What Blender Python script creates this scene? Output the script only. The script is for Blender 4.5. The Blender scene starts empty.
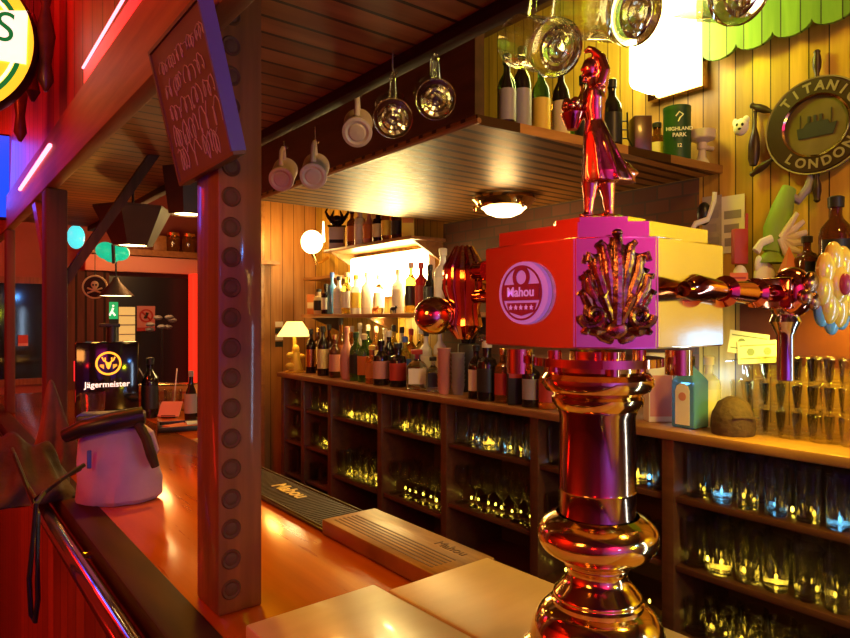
import bpy, bmesh, math, random
from mathutils import Vector, Matrix, Euler
random.seed(7)
S = bpy.context.scene
COL = S.collection
PI = math.pi
# ------------------------------------------------------------------ camera
YAW = math.radians(37.8)
CZ = 1.52
F_PX = 650.0
cd = bpy.data.cameras.new('camera'); cam = bpy.data.objects.new('camera', cd); COL.objects.link(cam)
cam.location = (0, 0, CZ); cam.rotation_euler = (math.radians(90), 0, -YAW)
cd.lens = 36 * F_PX / 850; cd.clip_start = .02; cd.clip_end = 60
S.camera = cam
# ------------------------------------------------------------------ world and exposure
w = bpy.data.worlds.new('night'); S.world = w; w.use_nodes = True
w.node_tree.nodes['Background'].inputs[0].default_value = (.35, .12, .06, 1)
w.node_tree.nodes['Background'].inputs[1].default_value = .03
S.view_settings.view_transform = 'Standard'; S.view_settings.look = 'None'
S.view_settings.gamma = 1; S.view_settings.use_curve_mapping = False
S.view_settings.exposure = 0.0
S.cycles.use_denoising = True
S.cycles.max_bounces = 10; S.cycles.transmission_bounces = 9; S.cycles.glossy_bounces = 5; S.cycles.diffuse_bounces = 4
S.cycles.caustics_reflective = False; S.cycles.caustics_refractive = False
S.cycles.sample_clamp_indirect = 6

def area(name, loc, target, sx, sy, power, col):
    l = bpy.data.lights.new(name, 'AREA'); l.shape = 'RECTANGLE'; l.size = sx; l.size_y = sy
    l.energy = power; l.color = col
    o = bpy.data.objects.new(name, l); COL.objects.link(o); o.location = loc
    o.rotation_euler = (Vector(target) - Vector(loc)).to_track_quat('-Z', 'Y').to_euler()
    return o
def point(name, loc, power, col, r=.05):
    l = bpy.data.lights.new(name, 'POINT'); l.energy = power; l.color = col; l.shadow_soft_size = r
    o = bpy.data.objects.new(name, l); COL.objects.link(o); o.location = loc
    return o
def spot(name, loc, target, power, col, ang, r=.04):
    l = bpy.data.lights.new(name, 'SPOT'); l.energy = power; l.color = col; l.shadow_soft_size = r
    l.spot_size = math.radians(ang); l.spot_blend = .8
    o = bpy.data.objects.new(name, l); COL.objects.link(o); o.location = loc
    o.rotation_euler = (Vector(target) - Vector(loc)).to_track_quat('-Z', 'Y').to_euler()
    return o
RED = (1, .012, .008); AMB = (1, .50, .07); YEL = (.84, .92, .01); WARM = (1, .60, .20)
# coloured lamps of the customer side and behind the camera, plus an added amber fill
area('red_lamp_customer_side', (-1.4, 1.6, 2.9), (-2.3, 3.0, 1.5), .7, .7, 190, (1, .05, .01))
area('red_lamp_over_bar', (-.05, 1.9, 2.8), (.3, 1.9, 2.3), .3, .3, 7, RED)
area('red_lamp_low', (-.5, 2.2, .9), (.3, 2.4, .6), .3, .3, 4, RED)
area('magenta_lamp_rear', (-.5, -1.9, 2.9), (-.8, -2.6, 1.95), .5, .5, 50, (1, .015, .50))
area('blue_lamp_rear', (-.1, -1.7, .4), (-.7, -2.6, 1.2), .4, .4, 46, (.14, .06, 1))
area('blue_spot_rear', (.05, -1.9, 1.75), (.5, .4, 1.4), .10, .10, 1.6, (.05, .22, 1))
area('red_spot_rear', (-1.0, -.5, 1.7), (.5, .4, 1.4), .12, .12, 1.6, RED)
area('red_lamp_far', (-.2, 4.6, 2.5), (.9, 4.4, 1.2), .8, .5, 6, RED)
area('beam_amber_fill', (-1.0, .3, 2.0), (.4, 1.8, 2.0), .4, .4, 10, (1, .36, .07))  # added fill that warms the outer beam, no fixture modelled
# lamps of the serving side, mixed with added fill lights
area('serving_side_fill', (1.15, -.2, 2.85), (1.95, 1.6, .9), .25, .25, 17, AMB)  # added off-frame fill for the bottles and cabinet glasses
area('serving_side_fill_low', (.95, -.9, 1.6), (1.95, 1.3, .7), .12, .12, 6, YEL)  # second added fill, low, for glints on the shelf glasses
area('cool_glint_fill', (1.3, -1.2, 1.9), (1.95, 1.3, .7), .07, .07, 3, (.1, .35, 1))  # added blue source for the glasses to reflect
spot('near_wall_lamp', (1.3, -1.3, 2.6), (2.35, -.80, 1.80), 230, (.86, 1, .005), 52, .1)
area('column_highlight_fill', (1.30, -.35, 1.25), (.59, .45, 1.25), .045, .9, 3.2, (.50, .72, 1))  # added only to draw the pale vertical highlight on the tap column
area('blue_reflection_patch', (2.33, -.58, 1.43), (.6, .3, 1.45), .16, .09, .22, (.08, .36, 1))  # added unseen light, mirrored as a blue patch in the tap head
spot('bar_spot', (.62, 1.75, 2.04), (.54, 1.40, 1.1), 34, (1, .58, .01), 74)
spot('bar_spot_far', (.6, 3.1, 2.04), (.6, 2.9, 1.1), 3, AMB, 110)
spot('bar_spot_front', (.55, .1, 2.6), (.47, .55, 1.1), 23, (1, .62, .38), 44)
point('far_canopy_fill', (.62, 3.3, 1.75), 1.8, (1, .42, .06), .03)  # added fill that turns the far canopy boards orange
point('niche_lamp_light', (2.17, 3.1, 1.85), 10, (1, .72, .20), .05)
point('niche_lower_light', (2.20, 3.3, 1.50), 6, (1, .74, .20), .03)
point('niche_front_light', (1.75, 2.75, 1.70), 1.6, (1, .74, .30), .04)
point('upper_wall_lamp_light', (1.95, 1.38, 2.66), 19, YEL, .08)
point('ceiling_lamp_light', (2.02, 2.04, 1.93), 4, WARM, .05)
point('sconce_light', (2.0, 4.1, 2.08), 7, (1, .52, .10), .06)
area('tumbler_gold_fill', (2.25, .80, 1.57), (2.34, .80, 1.22), .03, 1.0, 13, (1, .80, .05))  # added fill that makes the tumbler stacks golden, no fitting there
point('gin_bottle_fill', (2.22, 1.28, 1.30), 1.6, (.50, .78, 1), .02)  # added cool fill brightening the surroundings of the gin bottle
point('far_room_light', (1.35, 5.1, 2.05), 13, (1, .46, .14), .1)

# ------------------------------------------------------------------ materials
def mat(name, col, rough=.5, metal=0, trans=0, emit=None, es=1, ior=1.45, coat=0, spec=None):
    m = bpy.data.materials.new(name); m.use_nodes = True
    p = m.node_tree.nodes['Principled BSDF']
    p.inputs['Base Color'].default_value = (*col, 1); p.inputs['Roughness'].default_value = rough
    p.inputs['Metallic'].default_value = metal; p.inputs['Transmission Weight'].default_value = trans
    p.inputs['IOR'].default_value = ior; p.inputs['Coat Weight'].default_value = coat
    p.inputs['Coat Roughness'].default_value = .08
    if emit: p.inputs['Emission Color'].default_value = (*emit, 1); p.inputs['Emission Strength'].default_value = es
    return m
def noisy(name, c1, c2, scale=8, rough=.5, metal=0, stretch=(1, 1, 1), bump=.0, coat=0, r2=None):
    m = mat(name, c1, rough, metal, coat=coat); t = m.node_tree; N = t.nodes; L = t.links; p = N['Principled BSDF']
    tc = N.new('ShaderNodeTexCoord'); mp = N.new('ShaderNodeMapping'); mp.inputs['Scale'].default_value = stretch
    n = N.new('ShaderNodeTexNoise'); n.inputs['Scale'].default_value = scale; n.inputs['Detail'].default_value = 5
    r = N.new('ShaderNodeValToRGB'); r.color_ramp.elements[0].position = .3; r.color_ramp.elements[1].position = .7
    r.color_ramp.elements[0].color = (*c1, 1); r.color_ramp.elements[1].color = (*c2, 1)
    L.new(tc.outputs['Object'], mp.inputs[0]); L.new(mp.outputs[0], n.inputs['Vector']); L.new(n.outputs['Fac'], r.inputs[0])
    L.new(r.outputs[0], p.inputs['Base Color'])
    if r2 is not None:
        mr = N.new('ShaderNodeMapRange'); mr.inputs['To Min'].default_value = rough; mr.inputs['To Max'].default_value = r2
        L.new(n.outputs['Fac'], mr.inputs['Value']); L.new(mr.outputs[0], p.inputs['Roughness'])
    if bump:
        b = N.new('ShaderNodeBump'); b.inputs['Strength'].default_value = bump; b.inputs['Distance'].default_value = .01
        L.new(n.outputs['Fac'], b.inputs['Height']); L.new(b.outputs[0], p.inputs['Normal'])
    return m
def planks(name, c1, c2, across, width, along, rough=.4, groove=.07, coat=0, bump=.6):
    """boards: the grooves repeat along axis `across`, the grain runs along axis `along`"""
    m = mat(name, c1, rough, coat=coat); t = m.node_tree; N = t.nodes; L = t.links; p = N['Principled BSDF']
    tc = N.new('ShaderNodeTexCoord'); sp = N.new('ShaderNodeSeparateXYZ'); L.new(tc.outputs['Object'], sp.inputs[0])
    dv = N.new('ShaderNodeMath'); dv.operation = 'DIVIDE'; dv.inputs[1].default_value = width; L.new(sp.outputs[across], dv.inputs[0])
    fr = N.new('ShaderNodeMath'); fr.operation = 'FRACT'; L.new(dv.outputs[0], fr.inputs[0])
    fl = N.new('ShaderNodeMath'); fl.operation = 'FLOOR'; L.new(dv.outputs[0], fl.inputs[0])
    wn = N.new('ShaderNodeTexWhiteNoise'); wn.noise_dimensions = '1D'; L.new(fl.outputs[0], wn.inputs['W'])
    mp = N.new('ShaderNodeMapping'); sc = [14, 14, 14]; sc['XYZ'.index(along)] = 1.3; mp.inputs['Scale'].default_value = sc
    L.new(tc.outputs['Object'], mp.inputs[0])
    n = N.new('ShaderNodeTexNoise'); n.inputs['Scale'].default_value = 2.2; n.inputs['Detail'].default_value = 6; n.inputs['Distortion'].default_value = .6
    L.new(mp.outputs[0], n.inputs['Vector'])
    r = N.new('ShaderNodeValToRGB'); r.color_ramp.elements[0].position = .3; r.color_ramp.elements[1].position = .72
    r.color_ramp.elements[0].color = (*c1, 1); r.color_ramp.elements[1].color = (*c2, 1)
    L.new(n.outputs['Fac'], r.inputs[0])
    hv = N.new('ShaderNodeHueSaturation'); mr = N.new('ShaderNodeMapRange'); mr.inputs['To Min'].default_value = .7; mr.inputs['To Max'].default_value = 1.15
    L.new(wn.outputs['Value'], mr.inputs['Value']); L.new(mr.outputs[0], hv.inputs['Value']); L.new(r.outputs[0], hv.inputs['Color'])
    gm = N.new('ShaderNodeMath'); gm.operation = 'LESS_THAN'; gm.inputs[1].default_value = groove; L.new(fr.outputs[0], gm.inputs[0])
    mx = N.new('ShaderNodeMix'); mx.data_type = 'RGBA'; L.new(gm.outputs[0], mx.inputs['Factor']); L.new(hv.outputs[0], mx.inputs['A'])
    mx.inputs['B'].default_value = (c1[0] * .15, c1[1] * .12, c1[2] * .1, 1); L.new(mx.outputs['Result'], p.inputs['Base Color'])
    inv = N.new('ShaderNodeMath'); inv.operation = 'SUBTRACT'; inv.inputs[0].default_value = 1; L.new(gm.outputs[0], inv.inputs[1])
    b = N.new('ShaderNodeBump'); b.inputs['Strength'].default_value = bump; b.inputs['Distance'].default_value = .006
    L.new(inv.outputs[0], b.inputs['Height']); L.new(b.outputs[0], p.inputs['Normal'])
    return m
def thin_glass(name, tint=(.97, .95, .90), refr=.3):
    m = bpy.data.materials.new(name); m.use_nodes = True; t = m.node_tree; N = t.nodes; L = t.links; N.remove(N['Principled BSDF'])
    tr = N.new('ShaderNodeBsdfTransparent'); tr.inputs[0].default_value = (*tint, 1)
    gl = N.new('ShaderNodeBsdfGlossy'); gl.inputs['Roughness'].default_value = .03
    rf = N.new('ShaderNodeBsdfGlass'); rf.inputs['Roughness'].default_value = .0; rf.inputs['IOR'].default_value = 1.45; rf.inputs[0].default_value = (*tint, 1)
    lw = N.new('ShaderNodeLayerWeight'); lw.inputs[0].default_value = .35
    mr = N.new('ShaderNodeMapRange'); mr.inputs['To Min'].default_value = .05; mr.inputs['To Max'].default_value = .75; L.new(lw.outputs['Facing'], mr.inputs['Value'])
    pw = N.new('ShaderNodeMath'); pw.operation = 'POWER'; pw.inputs[1].default_value = 1.6; L.new(mr.outputs[0], pw.inputs[0])
    m1 = N.new('ShaderNodeMixShader'); L.new(pw.outputs[0], m1.inputs[0]); L.new(tr.outputs[0], m1.inputs[1]); L.new(gl.outputs[0], m1.inputs[2])
    m2 = N.new('ShaderNodeMixShader'); m2.inputs[0].default_value = refr; L.new(m1.outputs[0], m2.inputs[1]); L.new(rf.outputs[0], m2.inputs[2])
    L.new(m2.outputs[0], N['Material Output'].inputs[0]); return m
def bricks(name):
    m = mat(name, (.3, .1, .05), .8); t = m.node_tree; N = t.nodes; L = t.links; p = N['Principled BSDF']
    tc = N.new('ShaderNodeTexCoord'); sp = N.new('ShaderNodeSeparateXYZ'); cb = N.new('ShaderNodeCombineXYZ')
    L.new(tc.outputs['Object'], sp.inputs[0]); L.new(sp.outputs['Y'], cb.inputs['X']); L.new(sp.outputs['Z'], cb.inputs['Y'])
    b = N.new('ShaderNodeTexBrick'); b.inputs['Scale'].default_value = 4.5; b.inputs['Color1'].default_value = (.15, .06, .03, 1)
    b.inputs['Color2'].default_value = (.10, .04, .022, 1); b.inputs['Mortar'].default_value = (.08, .05, .03, 1)
    L.new(cb.outputs[0], b.inputs['Vector']); L.new(b.outputs['Color'], p.inputs['Base Color'])
    return m
OAK1, OAK2 = (.20, .075, .022), (.34, .14, .045)
M = dict(
 wall=planks('yellow pine wall boards', (.44, .25, .035), (.64, .38, .06), 'Y', .062, 'Z', .42, .07),
 part=planks('partition boards', (.36, .15, .04), (.5, .24, .07), 'X', .09, 'Z', .5, .05),
 brick=bricks('dark brick'),
 ceilb=planks('bar canopy boards', (.22, .07, .02), (.36, .12, .035), 'Y', .065, 'X', .5, .14),
 ceil=planks('ceiling boards', (.10, .035, .012), (.16, .06, .02), 'X', .1, 'Y', .6),
 shelfb=planks('hanging shelf boards', (.34, .145, .03), (.50, .24, .055), 'Y', .066, 'X', .42, .32, bump=1),
 armw=noisy('arm rest wood', (.03, .006, .004), (.055, .011, .006), 5, .6, stretch=(6, 1, 6)),
 darkw=noisy('dark varnished wood', (.045, .016, .008), (.09, .032, .014), 5, .38, stretch=(6, 1, 6), coat=.2),
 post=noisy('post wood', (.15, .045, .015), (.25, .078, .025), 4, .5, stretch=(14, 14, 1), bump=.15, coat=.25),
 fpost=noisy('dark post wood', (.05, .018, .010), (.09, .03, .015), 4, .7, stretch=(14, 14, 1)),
 rosette=mat('carved wood', (.09, .026, .010), .7),
 rcopper=mat('red copper', (.80, .26, .16), .08, 1),
 beam=noisy('beam wood', (.22, .07, .022), (.34, .12, .04), 4, .55, stretch=(14, 1, 14), bump=.1),
 bar=noisy('bar top lacquered wood', (.34, .085, .006), (.47, .135, .012), 3, .24, stretch=(12, 1, 1), coat=.5, r2=.34, bump=.08),
 barf=planks('bar front boards', (.14, .04, .015), (.2, .06, .02), 'Y', .1, 'Z'),
 slab=noisy('pale slab', (.70, .46, .28), (.78, .54, .35), 9, .3, stretch=(1, 4, 1), coat=.25),
 block=noisy('grooved block oak', (.17, .065, .012), (.36, .16, .035), 3, .35, stretch=(26, 3, 3), bump=.1),
 groove=mat('groove shade wood', (.10, .03, .012), .6),
 rubber=noisy('black rubber', (.03, .014, .008), (.05, .022, .012), 60, .5),
 cabw=noisy('back bar wood', (.085, .032, .014), (.13, .05, .02), 5, .3, stretch=(8, 1, 8), coat=.3),
 cabin=mat('cabinet inside', (.10, .05, .02), .5),
 shelfw=noisy('shelf wood', (.26, .11, .035), (.38, .17, .055), 5, .35, stretch=(8, 1, 8)),
 floor=planks('floor boards', (.06, .02, .012), (.09, .03, .015), 'X', .12, 'Y', .5),
 plaster=noisy('dark red plaster', (.22, .05, .035), (.3, .07, .045), 3, .7),
 pale=noisy('pale plaster', (.6, .55, .52), (.7, .64, .6), 3, .8),
 brass=noisy('polished brass', (.74, .48, .17), (.82, .56, .22), 3, .12, 1),
 column=noisy('dark satin bronze', (.36, .20, .11), (.44, .26, .14), 3, .14, 1),
 head=noisy('satin polished head', (.95, .80, .46), (.97, .84, .52), 6, .12, 1, bump=.06),
 copper=noisy('polished copper', (.72, .34, .18), (.80, .42, .22), 3, .07, 1),
 oldbrass=noisy('carved bronze', (.20, .10, .06), (.55, .30, .17), 60, .26, 1, bump=.35),
 steel=mat('polished steel', (.7, .66, .6), .12, 1),
 black=mat('black plastic', (.012, .011, .012), .35),
 blackgl=mat('black gloss', (.008, .007, .008), .08, coat=.5),
 glass=mat('clear glass', (.98, .97, .93), .01, trans=1, ior=1.45),
 cupglass=thin_glass('drinking glass'), mugglass=thin_glass('thick mug glass', (.97, .96, .88), .12), stackglass=thin_glass('stacked glass', (1, .97, .85), .05),
 tglass=mat('frosted white bottle', (.9, .9, .86), .25, trans=.25),
 green=mat('green glass', (.10, .30, .06), .03, trans=.85),
 brown=mat('brown glass', (.20, .06, .015), .04, trans=.7),
 amber=mat('amber spirit', (.75, .30, .05), .02, trans=.9),
 orange=mat('orange liqueur', (.9, .22, .02), .05, trans=.7),
 yellowl=mat('yellow liqueur', (.9, .66, .08), .05, trans=.7),
 dark=mat('near black glass', (.02, .012, .01), .05, trans=.15),
 blue=mat('pale blue glass', (.16, .46, .95), .02, trans=.55),
 redb=mat('red bottle', (.55, .02, .02), .12, coat=.5),
 lwhite=mat('white paper label', (.78, .74, .66), .6), lcream=mat('cream label', (.7, .55, .3), .6),
 lred=mat('red label', (.45, .04, .03), .5), lorange=mat('orange label', (.62, .18, .04), .5),
 lpink=mat('pink label', (.62, .26, .22), .5), lblack=mat('black label', (.02, .02, .02), .4),
 lgold=mat('gold foil', (.8, .5, .15), .25, 1), lblue=mat('blue label', (.05, .12, .5), .5),
 lgreen=mat('green carton', (.010, .055, .02), .5), lgrey=mat('grey label', (.3, .27, .28), .5), lyellow=mat('yellow label', (.75, .5, .06), .5),
 badge=mat('badge with lilac light added', (.60, .36, .66), .2, coat=.3, emit=(.42, .14, .55), es=.45), bred=mat('dull red enamel', (.42, .05, .12), .3),  # purple light on the badge is put into its colour and glow
 badgew=mat('pale badge lettering', (.74, .5, .78), .3, emit=(.55, .2, .6), es=.5),  # lettering carries the same added purple glow
 awn=planks('green awning boards', (.12, .26, .03), (.19, .36, .05), 'Y', .062, 'Z', .5, .07),
 wheel=noisy('dark wheel wood', (.028, .012, .006), (.05, .022, .010), 6, .4), wtext=mat('cream lettering', (.30, .24, .13), .5),
 pic=noisy('sea picture', (.10, .07, .02), (.20, .14, .05), 9, .5), ship=mat('ship silhouette', (.03, .03, .03), .5),
 chalk=noisy('chalkboard face', (.11, .045, .045), (.17, .07, .065), 5, .55), chalkl=mat('chalk line', (.42, .26, .25), .8),
 frame=noisy('board frame wood', (.10, .04, .025), (.15, .06, .035), 5, .5),
 bag=noisy('pale cloth bag', (.38, .25, .46), (.46, .32, .54), 14, .6, bump=.5), leather=noisy('dark leather', (.02, .010, .009), (.06, .026, .02), 16, .8, bump=1),
 leather2=noisy('brown suede', (.06, .03, .02), (.15, .08, .045), 16, .8, bump=.6),
 ceramic=mat('pale ceramic', (.62, .5, .42), .3), shade=noisy('dark lamp shade', (.05, .02, .012), (.08, .03, .015), 10, .5),
 paper=noisy('printed paper', (.45, .40, .36), (.30, .26, .24), 20, .7), note=mat('banknote', (.62, .64, .56), .7), noteg=mat('banknote print', (.16, .2, .16), .7),
 curtain=planks('dark red curtain', (.06, .018, .012), (.1, .03, .02), 'X', .07, 'Z', .8, .25), valance=mat('pink valance', (.78, .34, .26), .6),
 winglass=mat('dark window glass', (.02, .025, .03), .06, trans=.3), whitep=mat('white plush', (.80, .78, .70), .8), skin=mat('tan figure', (.6, .4, .2), .6),
 orangep=mat('orange paper', (.85, .2, .06), .6), greenf=mat('green fabric', (.25, .42, .06), .7), knob=mat('yellow enamel', (.9, .68, .1), .2, coat=.6), kblue=mat('blue enamel', (.15, .5, .75), .2, coat=.6),
 burlap=noisy('brown woven cap', (.05, .022, .012), (.09, .04, .02), 60, .8, bump=.5),
 e_gold=mat('golden light bulb', (1, .8, .2), .4, emit=(1, .70, .06), es=9), e_blue=mat('blue light bulb', (.2, .6, 1), .4, emit=(.12, .50, 1), es=7),  # glow of the glints added among the cabinet glasses
 e_warm=mat('frosted lamp glass', (.9, .8, .6), .4, emit=(1, .74, .30), es=9),
 e_white=mat('white lamp glass', (.9, .85, .6), .4, emit=(1, .86, .45), es=14),
 e_niche=mat('niche tube glass', (.9, .85, .6), .4, emit=(1, .80, .34), es=22),
 e_shade=mat('glowing shade', (.9, .7, .35), .5, emit=(1, .62, .16), es=2.2),
 e_red=mat('red glow surface', (1, .1, .1), .4, emit=(1, .015, .02), es=1.5),
 e_pink=mat('pink led tube', (1, .3, .4), .4, emit=(1, .22, .30), es=4),
 e_screen=mat('blue screen', (.0, .01, .05), .2, emit=(.01, .06, 1), es=1.4),
 e_green=mat('green lit sign', (0, .3, .1), .4, emit=(.02, .5, .14), es=.7), e_teal=mat('teal lamp glass', (0, .5, .3), .3, emit=(.02, .60, .32), es=.8),
 e_cyan=mat('cyan lamp glass', (0, .5, .6), .3, emit=(.1, .7, .75), es=1.2),
 e_poster=mat('lit yellow poster', (.5, .4, .1), .4, emit=(1, .6, .16), es=.6), e_or=mat('orange lit sign', (1, .4, 0), .4, emit=(1, .42, .03), es=1.6),
 e_wt=mat('white lit lettering', (1, 1, 1), .4, emit=(1, .80, .62), es=1.6), e_sign=mat('lit sign yellow', (1, .8, .05), .3, emit=(1, .72, .03), es=.85),
 e_signw=mat('lit sign white', (1, 1, .9), .3, emit=(1, .96, .80), es=1.0), e_signg=mat('lit sign green', (0, .25, .05), .3, emit=(.0, .16, .03), es=.8),
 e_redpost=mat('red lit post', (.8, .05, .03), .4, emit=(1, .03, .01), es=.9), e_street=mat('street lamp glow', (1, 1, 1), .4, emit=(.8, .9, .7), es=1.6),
)
def setp(k, **kw):
    p = M[k].node_tree.nodes['Principled BSDF']
    for a, v in kw.items(): p.inputs[a.replace('_', ' ')].default_value = v
setp('armw', Specular_IOR_Level=.12); setp('shelfb', Specular_IOR_Level=.25); setp('bar', Coat_Weight=1.0, Coat_Roughness=.13, Coat_Tint=(1, .72, .18, 1))
setp('ceilb', Specular_IOR_Level=.3); setp('block', Specular_IOR_Level=.2); setp('post', Specular_IOR_Level=.3)

# ------------------------------------------------------------------ mesh helpers
class B:
    def __init__(s): s.bm = bmesh.new(); s.mi = 0
    def _n(s, faces):
        for f in faces: f.material_index = s.mi
    def box(s, x0, x1, y0, y1, z0, z1, bev=0, mtx=None):
        n = len(s.bm.faces)
        r = bmesh.ops.create_cube(s.bm, size=1)
        vs = r['verts']
        for v in vs: v.co = Vector(((x0 + x1) / 2 + v.co.x * (x1 - x0), (y0 + y1) / 2 + v.co.y * (y1 - y0), (z0 + z1) / 2 + v.co.z * (z1 - z0)))
        if mtx: 
            for v in vs: v.co = mtx @ v.co
        fs = set(f for v in vs for f in v.link_faces); s._n(fs)
        if bev:
            es = list(set(e for v in vs for e in v.link_edges))
            q = bmesh.ops.bevel(s.bm, geom=es, offset=bev, segments=2, affect='EDGES', profile=.5); s._n(q['faces'])
        return s
    def lathe(s, prof, seg=32, mtx=None, cap=True, arc=None):
        rings = []
        full = arc is None
        a0, a1 = (0, 2 * PI) if full else arc
        cnt = seg if full else seg + 1
        for r, z in prof:
            ring = []
            for i in range(cnt):
                a = a0 + (a1 - a0) * i / seg
                co = Vector((r * math.cos(a), r * math.sin(a), z))
                ring.append(s.bm.verts.new(mtx @ co if mtx else co))
            rings.append(ring)
        fs = []
        for k in range(len(rings) - 1):
            for i in range(seg):
                j = (i + 1) % cnt
                fs.append(s.bm.faces.new((rings[k][i], rings[k][j], rings[k + 1][j], rings[k + 1][i])))
        if cap and full:
            if prof[0][0] > 1e-5: fs.append(s.bm.faces.new(rings[0][::-1]))
            if prof[-1][0] > 1e-5: fs.append(s.bm.faces.new(rings[-1]))
        s._n(fs); return s
    def cyl(s, a, b, r0, r1=None, seg=16):
        a = Vector(a); b = Vector(b); d = b - a
        m = Matrix.Translation(a) @ d.to_track_quat('Z', 'Y').to_matrix().to_4x4()
        return s.lathe([(r0, 0), (r0 if r1 is None else r1, d.length)], seg, m)
    def tube(s, pts, rad, seg=10, closed=False):
        pts = [Vector(p) for p in pts]; n = len(pts)
        rads = rad if isinstance(rad, (list, tuple)) else [rad] * n
        rings = []; prev = None
        for i, p in enumerate(pts):
            if closed: t = pts[(i + 1) % n] - pts[i - 1]
            else: t = pts[min(i + 1, n - 1)] - pts[max(i - 1, 0)]
            if t.length < 1e-9: t = Vector((0, 0, 1))
            t.normalize()
            if prev is None:
                u = t.orthogonal().normalized()
            else:
                u = prev - t * prev.dot(t); u.normalize()
            prev = u; v = t.cross(u)
            rings.append([s.bm.verts.new(p + (u * math.cos(2 * PI * k / seg) + v * math.sin(2 * PI * k / seg)) * rads[i]) for k in range(seg)])
        fs = []
        for i in range(n if closed else n - 1):
            A, Bq = rings[i], rings[(i + 1) % n]
            for k in range(seg): fs.append(s.bm.faces.new((A[k], A[(k + 1) % seg], Bq[(k + 1) % seg], Bq[k])))
        if not closed: fs.append(s.bm.faces.new(rings[0][::-1])); fs.append(s.bm.faces.new(rings[-1]))
        s._n(fs); return s
    def loft(s, secs, seg=20):
        rings = []
        for c, rx, ry in secs:
            rings.append([s.bm.verts.new(Vector(c) + Vector((rx * math.cos(2 * PI * k / seg), ry * math.sin(2 * PI * k / seg), 0))) for k in range(seg)])
        fs = []
        for i in range(len(rings) - 1):
            for k in range(seg): fs.append(s.bm.faces.new((rings[i][k], rings[i][(k + 1) % seg], rings[i + 1][(k + 1) % seg], rings[i + 1][k])))
        fs.append(s.bm.faces.new(rings[0][::-1])); fs.append(s.bm.faces.new(rings[-1])); s._n(fs); return s
    def ball(s, c, rx, ry=None, rz=None, u=20, v=12):
        ry = rx if ry is None else ry; rz = rx if rz is None else rz
        r = bmesh.ops.create_uvsphere(s.bm, u_segments=u, v_segments=v, radius=1)
        for q in r['verts']: q.co = Vector((c[0] + q.co.x * rx, c[1] + q.co.y * ry, c[2] + q.co.z * rz))
        s._n(set(f for q in r['verts'] for f in q.link_faces)); return s
    def prism(s, poly, y0, y1, mtx=None):
        """outline in x,z extruded along y"""
        A = [Vector((x, y0, z)) for x, z in poly]; C = [Vector((x, y1, z)) for x, z in poly]
        if mtx: A = [mtx @ p for p in A]; C = [mtx @ p for p in C]
        A = [s.bm.verts.new(p) for p in A]; C = [s.bm.verts.new(p) for p in C]; n = len(A)
        fs = [s.bm.faces.new(A), s.bm.faces.new(C[::-1])]
        for i in range(n): fs.append(s.bm.faces.new((A[i], C[i], C[(i + 1) % n], A[(i + 1) % n])))
        s._n(fs); return s
    def fix(s): bmesh.ops.recalc_face_normals(s.bm, faces=s.bm.faces[:]); return s
def mesh_of(name, b, mats, smooth=True, fix=True):
    if fix: b.fix()
    me = bpy.data.meshes.new(name); b.bm.to_mesh(me); b.bm.free()
    for m in (mats if isinstance(mats, (list, tuple)) else [mats]): me.materials.append(M[m] if isinstance(m, str) else m)
    if smooth:
        for p in me.polygons: p.use_smooth = True
        try: me.set_sharp_from_angle(angle=math.radians(35))
        except Exception: pass
    return me
def obj(name, b, mats, parent=None, smooth=True, loc=None, rot=None):
    me = mesh_of(name, b, mats, smooth) if isinstance(b, B) else b
    o = bpy.data.objects.new(name, me); COL.objects.link(o)
    if parent: o.parent = parent
    if loc: o.location = loc
    if rot: o.rotation_euler = rot
    return o
def tag(o, label, cat, group=None):
    o['label'] = label; o['category'] = cat
    if group: o['group'] = group
    return o
def thing(name, label, cat, loc=(0, 0, 0), rz=0, group=None, rot=None):
    o = bpy.data.objects.new(name, None); COL.objects.link(o); o.empty_display_size = .05
    o.location = loc; o.rotation_euler = rot if rot else (0, 0, rz)
    return tag(o, label, cat, group)
def struct(name, b, mats, smooth=False, parent=None):
    o = obj(name, b, mats, parent, smooth)
    if not parent: o['kind'] = 'structure'
    return o
def dup(o, loc=None, rz=None, label=None, group=None, scale=None, parent=None):
    c = o.copy(); COL.objects.link(c)
    if parent: c.parent = parent
    for ch in list(o.children): dup(ch, parent=c)
    if loc is not None: c.location = loc
    if rz is not None: c.rotation_euler = (0, 0, rz)
    if scale is not None: c.scale = scale
    if label: c['label'] = label
    if group: c['group'] = group
    return c
def text(name, body, size, matn, parent, mtx, ext=.0008, align='CENTER', arcr=None, arc0=0, bold=0):
    """lettering in the local x/z plane (reads from -y); mtx places it"""
    cu = bpy.data.curves.new(name, 'FONT'); cu.body = body; cu.size = size; cu.extrude = ext; cu.align_x = align; cu.align_y = 'CENTER'; cu.offset = bold
    t = bpy.data.objects.new('tmp', cu); COL.objects.link(t)
    dg = bpy.context.evaluated_depsgraph_get(); me = bpy.data.meshes.new_from_object(t.evaluated_get(dg))
    bpy.data.objects.remove(t); bpy.data.curves.remove(cu)
    me.transform(Matrix.Rotation(PI / 2, 4, 'X'))
    me.transform(mtx); me.name = name; me.materials.clear(); me.materials.append(M[matn])
    o = bpy.data.objects.new(name, me); COL.objects.link(o); o.parent = parent
    return o
# where a picture column meets a plane x = X
CA, SA = math.cos(YAW), math.sin(YAW)
def at(px, X):
    u = (px - 425) / F_PX
    return X * (CA - SA * u) / (SA + CA * u)
def fx(px, Y): u = (px - 425) / F_PX; return Y * (SA + CA * u) / (CA - SA * u)
def ray(px, py, depth):
    u = (px - 425) / F_PX
    return Vector((depth * (SA + CA * u), depth * (CA - SA * u), CZ + (320 - py) * depth / F_PX))
FACE_X = Matrix.Rotation(-PI / 2, 4, 'Z')   # local -y faces world -x : text on -x faces

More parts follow.
